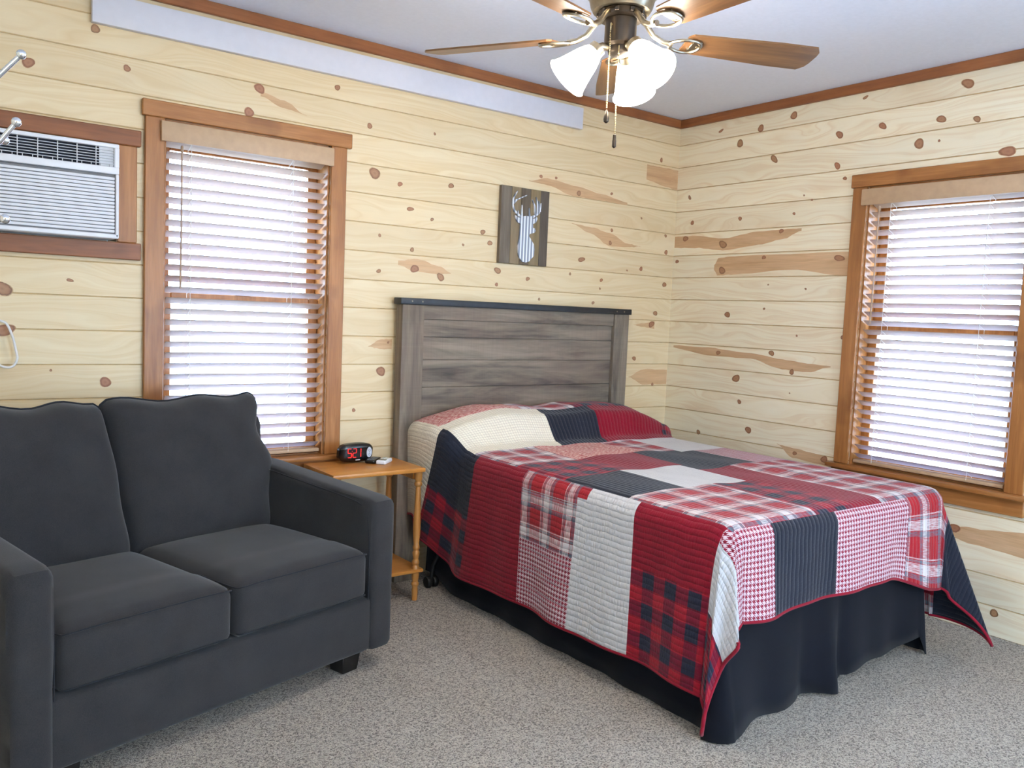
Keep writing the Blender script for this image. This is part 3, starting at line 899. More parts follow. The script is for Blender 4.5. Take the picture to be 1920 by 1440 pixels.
# ------------------------------------------------------------------ ceiling fan
FX, FY = -1.985, -1.572
fan = tag(empty('ceiling_fan', (FX, FY, H)), 'five-blade ceiling fan with walnut blades, pewter hub and lit glass shades', 'ceiling fan')
def zf(z): return z - H
bm = bmesh.new()
lathe(bm, [(.001, zf(2.44)), (.075, zf(2.44)), (.085, zf(2.42)), (.082, zf(2.385)), (.055, zf(2.365)), (.05, zf(2.35))], n=32, cap=False)
obj('canopy', bm, M_nickel, fan)
bm = bmesh.new()
lathe(bm, [(.05, zf(2.35)), (.095, zf(2.335)), (.118, zf(2.31)), (.122, zf(2.27)), (.116, zf(2.235)), (.098, zf(2.215)), (.092, zf(2.19)), (.085, zf(2.178)), (.001, zf(2.176))], n=40, cap=False)
obj('motor_housing', bm, M_nickel, fan)
bm = bmesh.new()
lathe(bm, [(.03, zf(2.178)), (.068, zf(2.176)), (.070, zf(2.158)), (.03, zf(2.155))], n=32)
for k in range(10):
    a = k * 2 * PI / 10
    box(bm, (.070 * math.cos(a), .070 * math.sin(a), zf(2.167)), (.008, .012, .012), .001, 1, rot=(0, 0, a))
obj('vent_ring', bm, M_nickel_d, fan)
bm = bmesh.new()
lathe(bm, [(.03, zf(2.158)), (.047, zf(2.155)), (.0475, zf(2.095)), (.046, zf(2.085)), (.034, zf(2.078)), (.036, zf(2.068)), (.034, zf(2.058)), (.018, zf(2.050)), (.001, zf(2.048))], n=32, cap=False)
obj('switch_housing', bm, M_nickel_d, fan)
# blades
ang0 = math.atan2(-1.81 - FY, -1.44 - FX)      # the right hand blade
BR = .64
zb = zf(2.112)
for k in range(5):
    a = ang0 + k * 2 * PI / 5
    bo = obj_name = None
    bm = bmesh.new()
    # outline in blade frame: x radial, y across
    o = []
    r0, r1 = .205, BR
    hw = lambda x: .050 + (.066 - .050) * min(1, (x - r0) / .30)
    xs = [r0 + .012, r0 + .05, r0 + .15, r0 + .3, r1 - .05, r1 - .02]
    up = [(r0, .036)] + [(x, hw(x)) for x in xs] + [(r1 - .004, .044), (r1, .022)]
    pts = up + [(x, -y) for x, y in reversed(up)]
    pitch = math.radians(-12)
    th = .0055
    def tr(x, y, z):
        yy = y * math.cos(pitch) - z * math.sin(pitch); zz = y * math.sin(pitch) + z * math.cos(pitch)
        return Vector((x, yy, zz + zb))
    A = [bm.verts.new(tr(x, y, th / 2)) for x, y in pts]; B = [bm.verts.new(tr(x, y, -th / 2)) for x, y in pts]
    bm.faces.new(A); bm.faces.new(B[::-1])
    n = len(pts)
    for i in range(n): bm.faces.new((A[i], B[i], B[(i + 1) % n], A[(i + 1) % n]))
    bl = obj('blade', bm, M_blade, fan, smooth=False)
    bl.rotation_euler = (0, 0, a)
    # bracket: stem from hub and an open oval frame under the blade root
    bm = bmesh.new()
    tube(bm, [(.060, 0, zf(2.168)), (.082, 0, zf(2.150)), (.105, 0, zf(2.122)), (.135, 0, zf(2.108)), (.165, 0, zf(2.104))], [.0085, .0085, .008, .008, .009], 10)
    ov = []
    for i in range(28):
        q = 2 * PI * i / 28
        x, y = .205 + .050 * math.cos(q), .034 * math.sin(q) * (1 + .15 * math.cos(q))
        v = tr(x, y, -.009); ov.append(v)
    loop_tube(bm, ov, .0052, 8)
    for sx, sy in ((.225, .02), (.225, -.02), (.245, 0)):
        v = tr(sx, sy, -.006)
        lathe(bm, [(.001, -.004), (.005, -.003), (.005, .004), (.001, .005)], v, 10, cap=False)
    box(bm, tr(.238, 0, -.0065), (.03, .05, .004), .001, 1, rot=(pitch, 0, 0))
    br = obj('blade_bracket', bm, M_nickel, bl)
# light shades
right = Vector((.802, -.597, 0))
la = math.atan2(-right.y, -right.x)
for k in range(3):
    a = la + math.radians(4) + k * 2 * PI / 3
    d = Vector((math.cos(a), math.sin(a), 0))
    dirv = (d * math.cos(math.radians(46)) - Vector((0, 0, 1)) * math.sin(math.radians(46))).normalized()
    start = d * .034 + Vector((0, 0, zf(2.075)))
    neck = d * .066 + Vector((0, 0, zf(2.070)))
    R = Vector((0, 0, 1)).rotation_difference(dirv).to_matrix()
    bm = bmesh.new()
    tube(bm, [start, d * .052 + Vector((0, 0, zf(2.078))), neck], [.011, .011, .013], 12)
    lathe(bm, [(.012, -.008), (.025, -.004), (.027, .022), (.024, .026)], neck, 20, M=R)
    hl = obj('lamp_holder', bm, M_nickel, fan)
    bm = bmesh.new()
    prof = [(.024, .012), (.031, .022), (.040, .045), (.047, .072), (.055, .100), (.063, .122), (.068, .128),
            (.066, .130), (.060, .123), (.052, .100), (.044, .072), (.037, .045), (.028, .024), (.021, .015)]
    lathe(bm, prof, neck, 32, M=R, cap=False)
    obj('glass_shade', bm, M_glass_shade, fan, label='brightly lit frosted glass bell shade')
    bm = bmesh.new()
    sphere(bm, (0, 0, 0), .026, 16, sc=(1, 1, 1.25))
    for v in bm.verts: v.co = R @ (v.co + Vector((0, 0, .07))) + neck
    obj('light_bulb', bm, emit('lit_bulb', (1.0, .9, .74, 1), 60.0) if k == 0 else bpy.data.materials['lit_bulb'], fan)
# pull chains
def chain(px, py, z0, z1, fob):
    bm = bmesh.new()
    tube(bm, [(px * .8, py * .8, z0), (px * 1.1, py * 1.1, z0 + .002), (px * 1.12, py * 1.12, z0 - .02)], .002, 8)
    n = int((z0 - z1) / .0052)
    for i in range(n):
        z = z0 - .018 - (z0 - z1 - .018) * i / n
        r = bmesh.ops.create_icosphere(bm, subdivisions=1, radius=.0022)
        for v in r['verts']: v.co += Vector((px * 1.12, py * 1.12, z))
    c = obj('pull_chain', bm, M_chain, fan)
    bm = bmesh.new()
    if fob == 0: pr = [(.001, 0), (.003, -.004), (.007, -.018), (.0085, -.028), (.007, -.036), (.001, -.040)]
    else: pr = [(.001, 0), (.0045, -.002), (.005, -.016), (.0058, -.018), (.0058, -.036), (.001, -.040)]
    lathe(bm, pr, (px * 1.12, py * 1.12, z1), 16, cap=False)
    obj('chain_fob', bm, M_nickel_d, c)
cd = Vector((-.68, -.73)); lf = Vector((-.802, .597))
p1 = cd * .040 + lf * .026
p2 = cd * .036 + lf * .002
chain(p1.x, p1.y, zf(2.130), zf(1.885), 0)
chain(p2.x, p2.y, zf(2.068), zf(1.815), 1)

# ceiling lamp out of view, added as fill light
fill_lamp = tag(empty('fill_ceiling_lamp', (-3.3, -4.6, H)), 'unseen round flush ceiling lamp added as fill light behind the viewer', 'ceiling lamp')
bm = bmesh.new(); lathe(bm, [(.001, 0), (.17, 0), (.175, -.02), (.165, -.03)], n=32, cap=False); obj('lamp_base', bm, M_nickel, fill_lamp)
bm = bmesh.new(); lathe(bm, [(.165, -.022), (.155, -.06), (.12, -.09), (.06, -.11), (.001, -.115)], n=32, cap=False)
obj('lamp_shade', bm, emit('lit_opal_glass', (1.0, .88, .72, 1), 8.0), fill_lamp)

# an unseen uplighter, added to brighten the ceiling and soften the room
def fill_torchiere(x, y, label):
    t_ = tag(empty('fill_floor_lamp', (x, y, 0)), label, 'floor lamp')
    bm = bmesh.new(); lathe(bm, [(.001, 0), (.14, 0), (.14, .015), (.02, .03), (.012, .05), (.012, 1.66), (.03, 1.68), (.001, 1.69)], n=24, cap=False)
    obj('stand', bm, M_nickel_d, t_)
    bm = bmesh.new(); lathe(bm, [(.03, 1.68), (.10, 1.71), (.16, 1.77), (.165, 1.775), (.155, 1.772), (.095, 1.72), (.001, 1.70)], n=32, cap=False)
    obj('bowl', bm, M_white_pl, t_)
    bm = bmesh.new(); sphere(bm, (0, 0, 1.745), .045, 14)
    obj('lit_bulb', bm, bpy.data.materials.get('fill_bulb') or emit('fill_bulb', (1.0, .96, .92, 1), 2300.0), t_)
fill_torchiere(-2.6, -5.0, 'unseen uplighter floor lamp added behind the viewer to light the ceiling')

# ------------------------------------------------------------------ bed
bed = tag(empty('bed', (-1.135, -.02, 0)), 'bed with grey barnwood headboard standing in the corner of the room', 'bed')
def loc(v): return (v[0] + 1.135, v[1] + .02, v[2])
def bpart(nm, a, b, mat, bev=.003, par=None, seg=2, **k):
    bm = bmesh.new(); box2(bm, loc(a), loc(b), bev, seg)
    return obj(nm, bm, mat, par or bed, **k)
hx0, hx1 = -1.858, -.414
hb = bpart('headboard', (hx0 + .10, -.050, .30), (hx1 - .10, -.028, 1.30), M_hb_x, .001)
# planks of the headboard, slightly different depth, with fine gaps
zz = [.30, .47, .62, .77, .915, 1.045, 1.152, 1.236]
bm = bmesh.new()
for i in range(len(zz) - 1):
    box2(bm, loc((hx0 + .10, -.0585 - (i % 2) * .0012, zz[i] + .0008)), loc((hx1 - .10, -.045, zz[i + 1] - .0008)), .0012, 1)
obj('panel_boards', bm, M_hb_x, hb)
bpart('cross_board', (hx0 + .118, -.072, 1.236), (hx1 - .112, -.045, 1.300), M_hb_x, .0015, hb)
bpart('headboard_post', (hx0 + .004, -.082, 0.0), (hx0 + .120, -.022, 1.300), M_hb_z, .003)
bpart('headboard_post', (hx1 - .112, -.082, 0.0), (hx1 - .004, -.022, 1.300), M_hb_z, .003)
cap = bpart('top_rail', (hx0 - .008, -.088, 1.300), (hx1 + .008, -.018, 1.330), M_iron, .003, label='dark metal strip capping the headboard')
for x in (hx0 + .05, hx0 + .105, hx1 - .05, hx1 - .105):
    bm = bmesh.new()
    v = loc((x, -.0885, 1.315)); sphere(bm, v, .004, 10, sc=(1, .5, 1))
    obj('screw_head', bm, M_nickel, cap)
MX0, MX1, MY0, MY1 = -1.725, -.435, -1.885, -.10
bpart('box_spring', (MX0 + .065, MY0 + .075, .20), (MX1 - .065, MY1, .42), M_boxspring, .03, seg=4)
def mfn(p, q): return p
bm = bmesh.new()
rcube(bm, loc(((MX0 + MX1) / 2, (MY0 + MY1) / 2, .525)), (MX1 - MX0 - .01, MY1 - MY0 - .01, .25), .06, 18)
obj('mattress', bm, M_mattress, bed)
bpart('bed_rail', (MX0 + .07, MY0 + .09, .155), (MX0 + .10, MY1, .20), M_black, .002)
bpart('bed_rail', (MX1 - .10, MY0 + .09, .155), (MX1 - .07, MY1, .20), M_black, .002)
for y in (-.22, -1.5):
    for x in (MX0 + .085, MX1 - .085):
        bm = bmesh.new()
        tube(bm, [loc((x, y, .05)), loc((x, y, .16))], .012, 12)
        for s in (-1, 1):
            c = loc((x + s * .017, y, .027))
            lathe(bm, [(.004, -.011), (.024, -.011), (.027, -.007), (.027, .007), (.024, .011), (.004, .011)], c, 20, M=Matrix.Rotation(PI / 2, 3, 'Y'))
        box(bm, loc((x, y, .05)), (.05, .028, .014), .004, 1)
        obj('caster', bm, M_black_rub, bed)
# the caster seen beside the nightstand sits a little proud of the skirt
bm = bmesh.new()
for s in (-1, 1):
    c = loc((-1.735 + s * .017, -.215, .027))
    lathe(bm, [(.004, -.011), (.024, -.011), (.027, -.007), (.027, .007), (.024, .011), (.004, .011)], c, 20, M=Matrix.Rotation(PI / 2, 3, 'Y'))
tube(bm, [loc((-1.735, -.215, .03)), loc((-1.725, -.215, .10)), loc((-1.69, -.215, .16))], .010, 10)
obj('caster', bm, M_black_rub, bed)

# ------------------------------------------------------------------ quilt
XL, XR, YF, RR, ZT = -1.74, -.42, -1.90, .06, .668
def lerp(tab, x):
    if x <= tab[0][0]: return tab[0][1]
    for (a, b), (c, d) in zip(tab, tab[1:]):
        if x <= c:
            f = (x - a) / (c - a); f = f * f * (3 - 2 * f)
            return b + (d - b) * f
    return tab[-1][1]
def pw(y): return lerp([(-.52, 0), (-.46, .10), (-.37, .86), (-.28, 1.0), (-.16, .98), (-.03, .80)], y)
def px_(x):
    u = (x + 1.13) / .80
    e = max(0, 1 - abs(u) ** 4.2)
    return .165 * e - .012 * math.exp(-((x + 1.15) / .08) ** 2)
# arc-length table for t -> y
tab = []
y = -1.84; L = -1.84; z = 0
while y < -.035:
    tab.append((L, y))
    y2 = y + .005; z2 = pw(y2) * .165
    L += math.hypot(.005, z2 - z); y = y2; z = z2
tab.append((L, y)); T_END = L
def y_of(t):
    if t <= -1.84: return t
    lo, hi = 0, len(tab) - 1
    while hi - lo > 1:
        m = (lo + hi) // 2
        if tab[m][0] <= t: lo = m
        else: hi = m
    a, b = tab[lo], tab[hi]
    return a[1] + (b[1] - a[1]) * min(1, (t - a[0]) / (b[0] - a[0]))
PHL = [(0, 0), (31, 24), (60, 60), (90, 90)]
FLL = [(0, .035), (18, .06), (31, .17), (45, .10), (60, .27), (69, .10), (90, .05)]
PHR = [(0, 0), (30, 64), (60, 78), (90, 90)]
FLR = [(0, .10), (30, .37), (52, .14), (75, .05), (90, .05)]
def qpos(s, t):
    yy = y_of(t)
    P_ = pw(yy)
    xl = XL - .075 * P_ + RR; xr = XR + .07 * P_ - RR
    ds = 0.0; sx = s
    if s < XL + RR: ds = XL + RR - s; sg = -1
    elif s > XR - RR: ds = s - (XR - RR); sg = 1
    else: sg = 0
    # x on the top stretches a little over the pillows
    f = (s - (XL + RR)) / ((XR - RR) - (XL + RR)); f = min(1, max(0, f))
    bxp = xl + (xr - xl) * f
    dt = max(0.0, (YF + RR) - t)
    byp = max(yy, YF + RR)
    r = math.hypot(ds, dt)
    puff = .006 * math.sin(7 * bxp + 3) * math.sin(6 * byp) + .003 * math.sin(23 * bxp + 9 * byp)
    edge = min(1, (bxp - xl) / .25, (xr - bxp) / .25, (byp - YF - RR) / .3) if r == 0 else 0
    zt = ZT + P_ * px_(bxp) + max(0, edge) * (puff + .004)
    if r == 0: return Vector((bxp, byp, zt))
    if sg == 0: phi = 90.0; sgn = -1
    else: phi = math.degrees(math.atan2(dt, ds)); sgn = sg
    PH, FL = (PHL, FLL) if sgn < 0 else (PHR, FLR)
    if sg == 0: ph, fl = 90.0, .05
    else: ph, fl = lerp(PH, phi), lerp(FL, phi)
    droop = 1 + .38 * lerp([(-.85, 0), (-.48, 1)], bxp) + .05 * math.exp(-((bxp + 1.55) / .12) ** 2)
    if ds == 0: r = min(r, RR * PI / 2) + max(0, r - RR * PI / 2) * droop
    elif sgn > 0: r = min(r, RR * PI / 2) + max(0, r - RR * PI / 2) * (1 + .38 * lerp([(35, 0), (90, 1)], phi))
    if sgn < 0 and dt == 0: r = min(r, RR * PI / 2) + max(0, r - RR * PI / 2) * (1 - .20 * lerp([(-.30, 0), (-.10, 1)], t))
    e = max(0, r - RR * PI / 2)
    # side and foot folds
    if dt == 0:
        if sgn < 0:
            fl += .030 * math.sin(yy * 9.5 + .6) + .015 * math.sin(yy * 21)
            fl += -.06 * P_ - .10 * math.exp(-((yy + .43) / .06) ** 2) * (1 if e < .3 else 1)
        else: fl += .03 * math.sin(yy * 9) + .30 * P_
    if ds == 0:
        fl += .035 * math.sin(bxp * 12 + 1.5) + .02 * math.sin(bxp * 27)
    a = r / RR
    if a < PI / 2: out, dn = RR * math.sin(a), RR * (1 - math.cos(a))
    else:
        fl = max(-.05, min(.6, fl))
        out = RR + fl * e; dn = RR + math.sqrt(1 - fl * fl) * e
    ph = math.radians(ph)
    v = Vector((bxp + sgn * out * math.cos(ph), byp - out * math.sin(ph), zt - dn))
    if sgn < 0 and dt == 0:
        v.y = min(v.y + .42 * e * math.exp(-((t + .30) / .17) ** 2), -.035 - .02 * (T_END - t))
    if v.z < .012: v.z = .012 + .004 * random.random()
    return v
S_L, S_R, T_F = XL + RR - .570, XR - RR + .570, YF + RR - .330
def hem(s, t):
    """pull the outer hem about: returns scale on the overhang"""
    return 1.0
sb = [S_L, -2.17, -2.0, -1.985, -1.934, -1.764, -1.76, -1.712, -1.70, -1.53, -1.43, -1.39, -1.36, -1.30, -1.28, -1.22, -1.18, -1.08, -1.06, -1.0, -.98, -.93, -.88, -.78, -.75, -.72, -.70, -.5, -.45, -.35, S_R]
tb = [T_F, -1.885, -1.87, -1.50, -1.44, -1.26, -1.21, -1.20, -1.10, -.90, -.88, -.84, -.80, -.54, -.50, -.27, -.24, T_END]
def lines(b, step):
    b = sorted(set(b)); out = []
    for a, c in zip(b, b[1:]):
        n = max(1, round((c - a) / step)); out += [a + (c - a) * i / n for i in range(n)]
    return out + [b[-1]]
sl, tl = lines(sb, .017), lines(tb, .017)
R_, K_, W_, C_, B_, T_, H_, V_ = range(8)
def patch(s, t):
    if t < -1.885 or (t < -1.87 and s < -1.712):          # foot panel and corners
        if s < -1.764: return W_ if s > -1.985 else B_
        if s < -1.53: return H_
        if s < -1.18: return K_
        if s < -.72: return H_
        if s < -.35: return T_
        return K_
    if s < -1.712:                                        # left panel
        if t < -1.50: return R_ if s > -1.934 else B_
        if t < -1.21:
            return T_ if (s > -1.76 and t > -1.26) else W_
        if t < -.88: return T_ if s > -1.985 else H_
        if t < -.54: return R_
        if t < -.27: return K_ if s > -1.985 else B_
        return C_
    if s > -.45:
        if t < -1.20: return R_ if s < .0 else T_
        if t < -.84: return H_
        if t < -.50: return W_
        return B_ if t < -.24 else K_
    if t < -1.44: 
        if s < -1.28: return T_
        if s < -1.06: return B_
        if s < -.88: return R_
        return T_
    if t < -1.10:
        if s < -1.43: return K_
        if s < -1.08: return W_
        if t < -1.20: return R_ if s < -.88 else T_
        return K_ if s < -.70 else H_
    if t < -.80:
        if s < -1.36: return B_
        if s < -1.06: return R_
        if t > -.84 and s > -.78: return W_
        return K_ if s < -.70 else H_
    if t < -.50:
        if s < -1.39: return T_
        if s < -.98: return V_
        if s < -.78: return T_
        return W_
    if t < -.24:
        if s < -1.22: return C_
        if s < -.93: return K_
        if s < -.50: return R_
        return B_
    if s < -1.30: return V_
    if s < -1.0: return T_
    if s < -.75: return B_
    return K_
bm = bmesh.new()
uvl = bm.loops.layers.uv.new('UVMap')
G = [[None] * len(sl) for _ in tl]
pos = {}
for j, t in enumerate(tl):
    for i, s in enumerate(sl):
        # the hem itself is not straight
        ss, tt = s, t
        G[j][i] = bm.verts.new(qpos(ss, tt) - Vector((-1.135, -.9, 0)))
for j in range(len(tl) - 1):
    for i in range(len(sl) - 1):
        f = bm.faces.new((G[j][i], G[j][i + 1], G[j + 1][i + 1], G[j + 1][i]))
        f.material_index = patch((sl[i] + sl[i + 1]) / 2, (tl[j] + tl[j + 1]) / 2)
        for l, (a, b) in zip(f.loops, ((i, j), (i + 1, j), (i + 1, j + 1), (i, j + 1))):
            l[uvl].uv = (sl[a], tl[b])
border = [G[0][i].co.copy() for i in range(len(sl))] + [G[j][-1].co.copy() for j in range(1, len(tl))] + \
         [G[-1][i].co.copy() for i in range(len(sl) - 2, -1, -1)] + [G[j][0].co.copy() for j in range(len(tl) - 2, 0, -1)]
me = bpy.data.meshes.new('patchwork_quilt')
bm.normal_update()
bm.to_mesh(me); bm.free()
for m in M_quilt: me.materials.append(m)
me.polygons.foreach_set('use_smooth', [True] * len(me.polygons))
q = bpy.data.objects.new('patchwork_quilt', me); COL.objects.link(q)
q.location = (-1.135, -.9, 0)
tag(q, 'red, black and white patchwork plaid quilt spread over the bed and pillows', 'quilt')
sd = q.modifiers.new('thickness', 'SOLIDIFY'); sd.thickness = .006; sd.offset = 0
bm = bmesh.new(); loop_tube(bm, border, .0062, 8)
bd = obj('binding', bm, M_binding, q, angle=180, label='dark red edge binding')

# ------------------------------------------------------------------ bed skirt
bm = bmesh.new()
sx0, sx1, sy0, sy1 = -1.685, -.475, -1.845, -.11
path = []
def seg(p, q, n, nrm):
    for i in range(n): path.append((p[0] + (q[0] - p[0]) * i / n, p[1] + (q[1] - p[1]) * i / n, nrm))
seg((sx0, sy1), (sx0, sy0), 60, (-1, 0)); 
for i in range(5):
    a = math.radians(180 + 90 * (i + .5) / 5); path.append((sx0, sy0, (math.cos(a), math.sin(a))))
seg((sx0, sy0), (sx1, sy0), 60, (0, -1))
for i in range(5):
    a = math.radians(270 + 90 * (i + .5) / 5); path.append((sx1, sy0, (math.cos(a), math.sin(a))))
seg((sx1, sy0), (sx1, sy1), 60, (1, 0)); path.append((sx1, sy1, (1, 0)))
rows = 9
grid = []
rnd = random.Random(11)
for i, (x, y, nn) in enumerate(path):
    col = []
    corner = abs(nn[0]) > .1 and abs(nn[1]) > .1
    for k in range(rows):
        f = k / (rows - 1)
        if nn == (0, -1):
            o = .010 + .008 * math.sin(x * 13 + 1) + .004 * math.sin(x * 31) + .050 * math.exp(-((x + 1.12) / .05) ** 2) - .022 * math.exp(-((x + 1.035) / .022) ** 2) - .014 * math.exp(-((x + 1.25) / .03) ** 2)
            o += .070 * math.exp(-((x - sx0) / .11) ** 2)
            zlo = .004 + .035 * max(0, (x + 1.03) / .6) + (.03 if x > -1.03 else 0) + .012 * math.sin(x * 9) ** 2
        elif nn == (-1, 0):
            o = .012 + .006 * math.sin(y * 11) + .004 * math.sin(y * 29) + .02 * math.exp(-((y - sy0) / .12) ** 2)
            zlo = .006 + (.045 * math.exp(-((y + .15) / .12) ** 2))
        elif corner:
            o = .075 if nn[0] < 0 else .03
            zlo = .004
        else: o = .012 + .008 * math.sin(y * 15); zlo = .01
        o = (o + .010) * f ** 1.2
        col.append(bm.verts.new((x + nn[0] * o + 1.08, y + nn[1] * o + .98, .42 + (zlo - .42) * f)))
    grid.append(col)
for i in range(len(grid) - 1):
    for k in range(rows - 1):
        bm.faces.new((grid[i][k], grid[i][k + 1], grid[i + 1][k + 1], grid[i + 1][k]))
sk = obj('bed_skirt', bm, M_skirt, angle=60)
sk.location = (-1.08, -.98, 0)
tag(sk, 'black fabric bed skirt hanging to the carpet below the quilt', 'bed skirt')
sd = sk.modifiers.new('thickness', 'SOLIDIFY'); sd.thickness = .003; sd.offset = 0

# ------------------------------------------------------------------ nightstand
NX0, NX1, NY0, NY1, NZ = -2.305, -1.872, -.362, -.060, .595
nx, ny = (NX0 + NX1) / 2, (NY0 + NY1) / 2
ns = tag(empty('side_table', (nx, ny, 0)), 'small honey oak side table with turned legs between sofa and bed', 'side table')
bm = bmesh.new(); box2(bm, (NX0 - nx, NY0 - ny, NZ - .019), (NX1 - nx, NY1 - ny, NZ), .004, 2)
obj('table_top', bm, M_oak, ns)
for xa in (NX0 - nx + .022, NX1 - nx - .037):
    bm = bmesh.new()
    box2(bm, (xa, NY0 - ny + .045, NZ - .055), (xa + .015, NY1 - ny - .045, NZ - .019), .002, 1)
    obj('apron', bm, M_oak, ns)
bm = bmesh.new(); box2(bm, (NX0 - nx + .01, NY0 - ny + .01, .128), (NX1 - nx + .012, NY1 - ny - .01, .143), .003, 1)
obj('shelf', bm, M_oak, ns)
prof = [(.010, 0), (.013, .002), (.014, .05), (.012, .062), (.017, .072), (.017, .078), (.012, .086), (.016, .1), (.017, .118), (.017, .15), (.012, .160), (.017, .168), (.0165, .176), (.011, .186),
        (.014, .20), (.016, .215), (.011, .226), (.0155, .236), (.0155, .243), (.012, .25), (.0165, .30), (.017, .33), (.014, .42), (.0115, .50), (.011, .508), (.0175, .516), (.0175, .524), (.013, .532), (.017, .545), (.018, .576)]
for x, y in ((NX0 + .03, NY0 + .03), (NX1 - .018, NY0 + .03), (NX0 + .03, NY1 - .03), (NX1 - .03, NY1 - .03)):
    bm = bmesh.new(); lathe(bm, prof, (x - nx, y - ny, 0), 20)
    obj('leg', bm, M_oak_z, ns)

# alarm clock
ck = tag(empty('alarm_clock', (-2.092, -.118, NZ), math.radians(2)), 'black oval alarm clock with red digits on the side table', 'alarm clock')
bm = bmesh.new()
def ckf(p, q):
    # rounded barrel, thinner at the ends
    e = 1 - .30 * abs(q.x) ** 2.2
    return Vector((p.x, p.y * (1 - .25 * q.x ** 2) - .004 * (q.z), p.z * e))
rcube(bm, (0, .0, .0445), (.166, .062, .086), .022, 14, ckf)
obj('case', bm, M_black, ck)
fy = -.0325
bm = bmesh.new()
SEG = {'5': 'afgcd', '2': 'abged', '1': 'bc'}
def digit(ch, x0, z0, w, h, th=.0024):
    S_ = {'a': ((x0, z0 + h), (x0 + w, z0 + h)), 'b': ((x0 + w, z0 + h), (x0 + w, z0 + h / 2)), 'c': ((x0 + w, z0 + h / 2), (x0 + w, z0)), 'd': ((x0, z0), (x0 + w, z0)),
          'e': ((x0, z0), (x0, z0 + h / 2)), 'f': ((x0, z0 + h / 2), (x0, z0 + h)), 'g': ((x0, z0 + h / 2), (x0 + w, z0 + h / 2))}
    for k in SEG[ch]:
        (a, b), (c, d) = S_[k]
        if a == c: box2(bm, (a - th / 2, fy - .0012, min(b, d) + .001), (a + th / 2, fy + .002, max(b, d) - .001))
        else: box2(bm, (a + .001, fy - .0012, b - th / 2), (c - .001, fy + .002, b + th / 2))
for ch, x0 in (('5', -.050), ('2', -.026), ('1', -.004)):
    bm = bmesh.new(); digit(ch, x0, .028, .0165, .038)
    obj('digit', bm, M_led, ck, smooth=False, label='red glowing digit ' + ch)
bm = bmesh.new()
for z in (.038, .054): box2(bm, (-.0308, fy - .0012, z), (-.0288, fy + .002, z + .002))
obj('colon', bm, M_led, ck, smooth=False)
bm = bmesh.new()
lathe(bm, [(.001, .006), (.0125, .006), (.0135, .003), (.0135, -.004)], (.055, -.0265, .046), 28, M=Matrix.Rotation(PI / 2, 3, 'X') @ Matrix.Diagonal((1, 1.75, 1)), cap=False)
obj('button_panel', bm, plain('silver_plastic', (196, 200, 208), .35), ck, label='silver oval button')
bm = bmesh.new()
for z in (.054, .036):
    loop_tube(bm, [(.055 + .0042 * math.cos(a * PI / 6), -.0329, z + .0042 * math.sin(a * PI / 6)) for a in range(12)], .0006, 5)
obj('button_marks', bm, M_black, ck)
bm = bmesh.new(); box2(bm, (-.012, fy + .0005, .0135), (.010, fy + .003, .0175), .0008, 1)
obj('maker_plate', bm, plain('pale_print', (190, 190, 190), .4), ck)

# two remotes
def remote(name, locv, rz, label, mat, dark):
    r = tag(empty(name, locv, rz), label, 'remote control', 'remote controls on the side table')
    bm = bmesh.new(); rcube(bm, (0, 0, .009), (.046, .098, .018), .007, 10); obj('body', bm, mat, r)
    bm = bmesh.new()
    if dark:
        for i in range(3):
            for j in range(4): lathe(bm, [(.004, 0), (.004, .0015), (.001, .002)], ((i - 1) * .0115, -.032 + j * .017, .0178), 12)
        obj('buttons', bm, M_slotgrey, r)
    else:
        for i in range(2):
            for j in range(3): box(bm, ((i - .5) * .017, .004 + j * .014, .0183), (.012, .007, .002), .0007, 1)
        obj('buttons', bm, plain('pale_keys', (196, 196, 184), .5), r)
        bm = bmesh.new(); box(bm, (0, -.024, .0181), (.034, .028, .0012), .0004, 1); obj('display', bm, M_lcd, r)
    return r
remote('remote_control', (-2.018, -.150, NZ), math.radians(-46), 'black remote control beside the alarm clock', M_black, True)
remote('remote_control', (-1.982, -.186, NZ), math.radians(-47), 'white remote control with small display next to the black one', M_white_pl, False)

# ------------------------------------------------------------------ sofa (local frame: x along the width, y to the back, front plane y=0, right outer side x=0)
sf = tag(empty('sofa', (-2.297, -.861, 0), math.radians(15.9)), 'charcoal grey two-seat sofa standing at an angle before the window', 'sofa')
WL = -1.285
def soft(amp, seed):
    def f(p): return amp * (math.sin(p.x * 9 + seed) * math.sin(p.y * 8 + seed * 2) + .6 * math.sin(p.z * 11 + seed * 3 + p.x * 5))
    return f
# base frame
bm = bmesh.new()
def bfn(p, q):
    if p.y < 0: p = p + Vector((0, -.006 * (1 - q.z ** 2) * (1 - q.x ** 8), 0))
    return p
rcube(bm, ((WL) / 2, .43, .170), (-WL - .16, .86, .195), .018, 18, bfn)
obj('seat_base', bm, M_sofa, sf)
# back frame
bm = bmesh.new()
def bkf(p, q): return p + Vector((0, -.05 * (-(q.z) * .5 + .5) , 0))
rcube(bm, (WL / 2, .795, .455), (-WL - .06, .13, .75), .035, 16, bkf)
obj('back_frame', bm, M_sofa, sf)
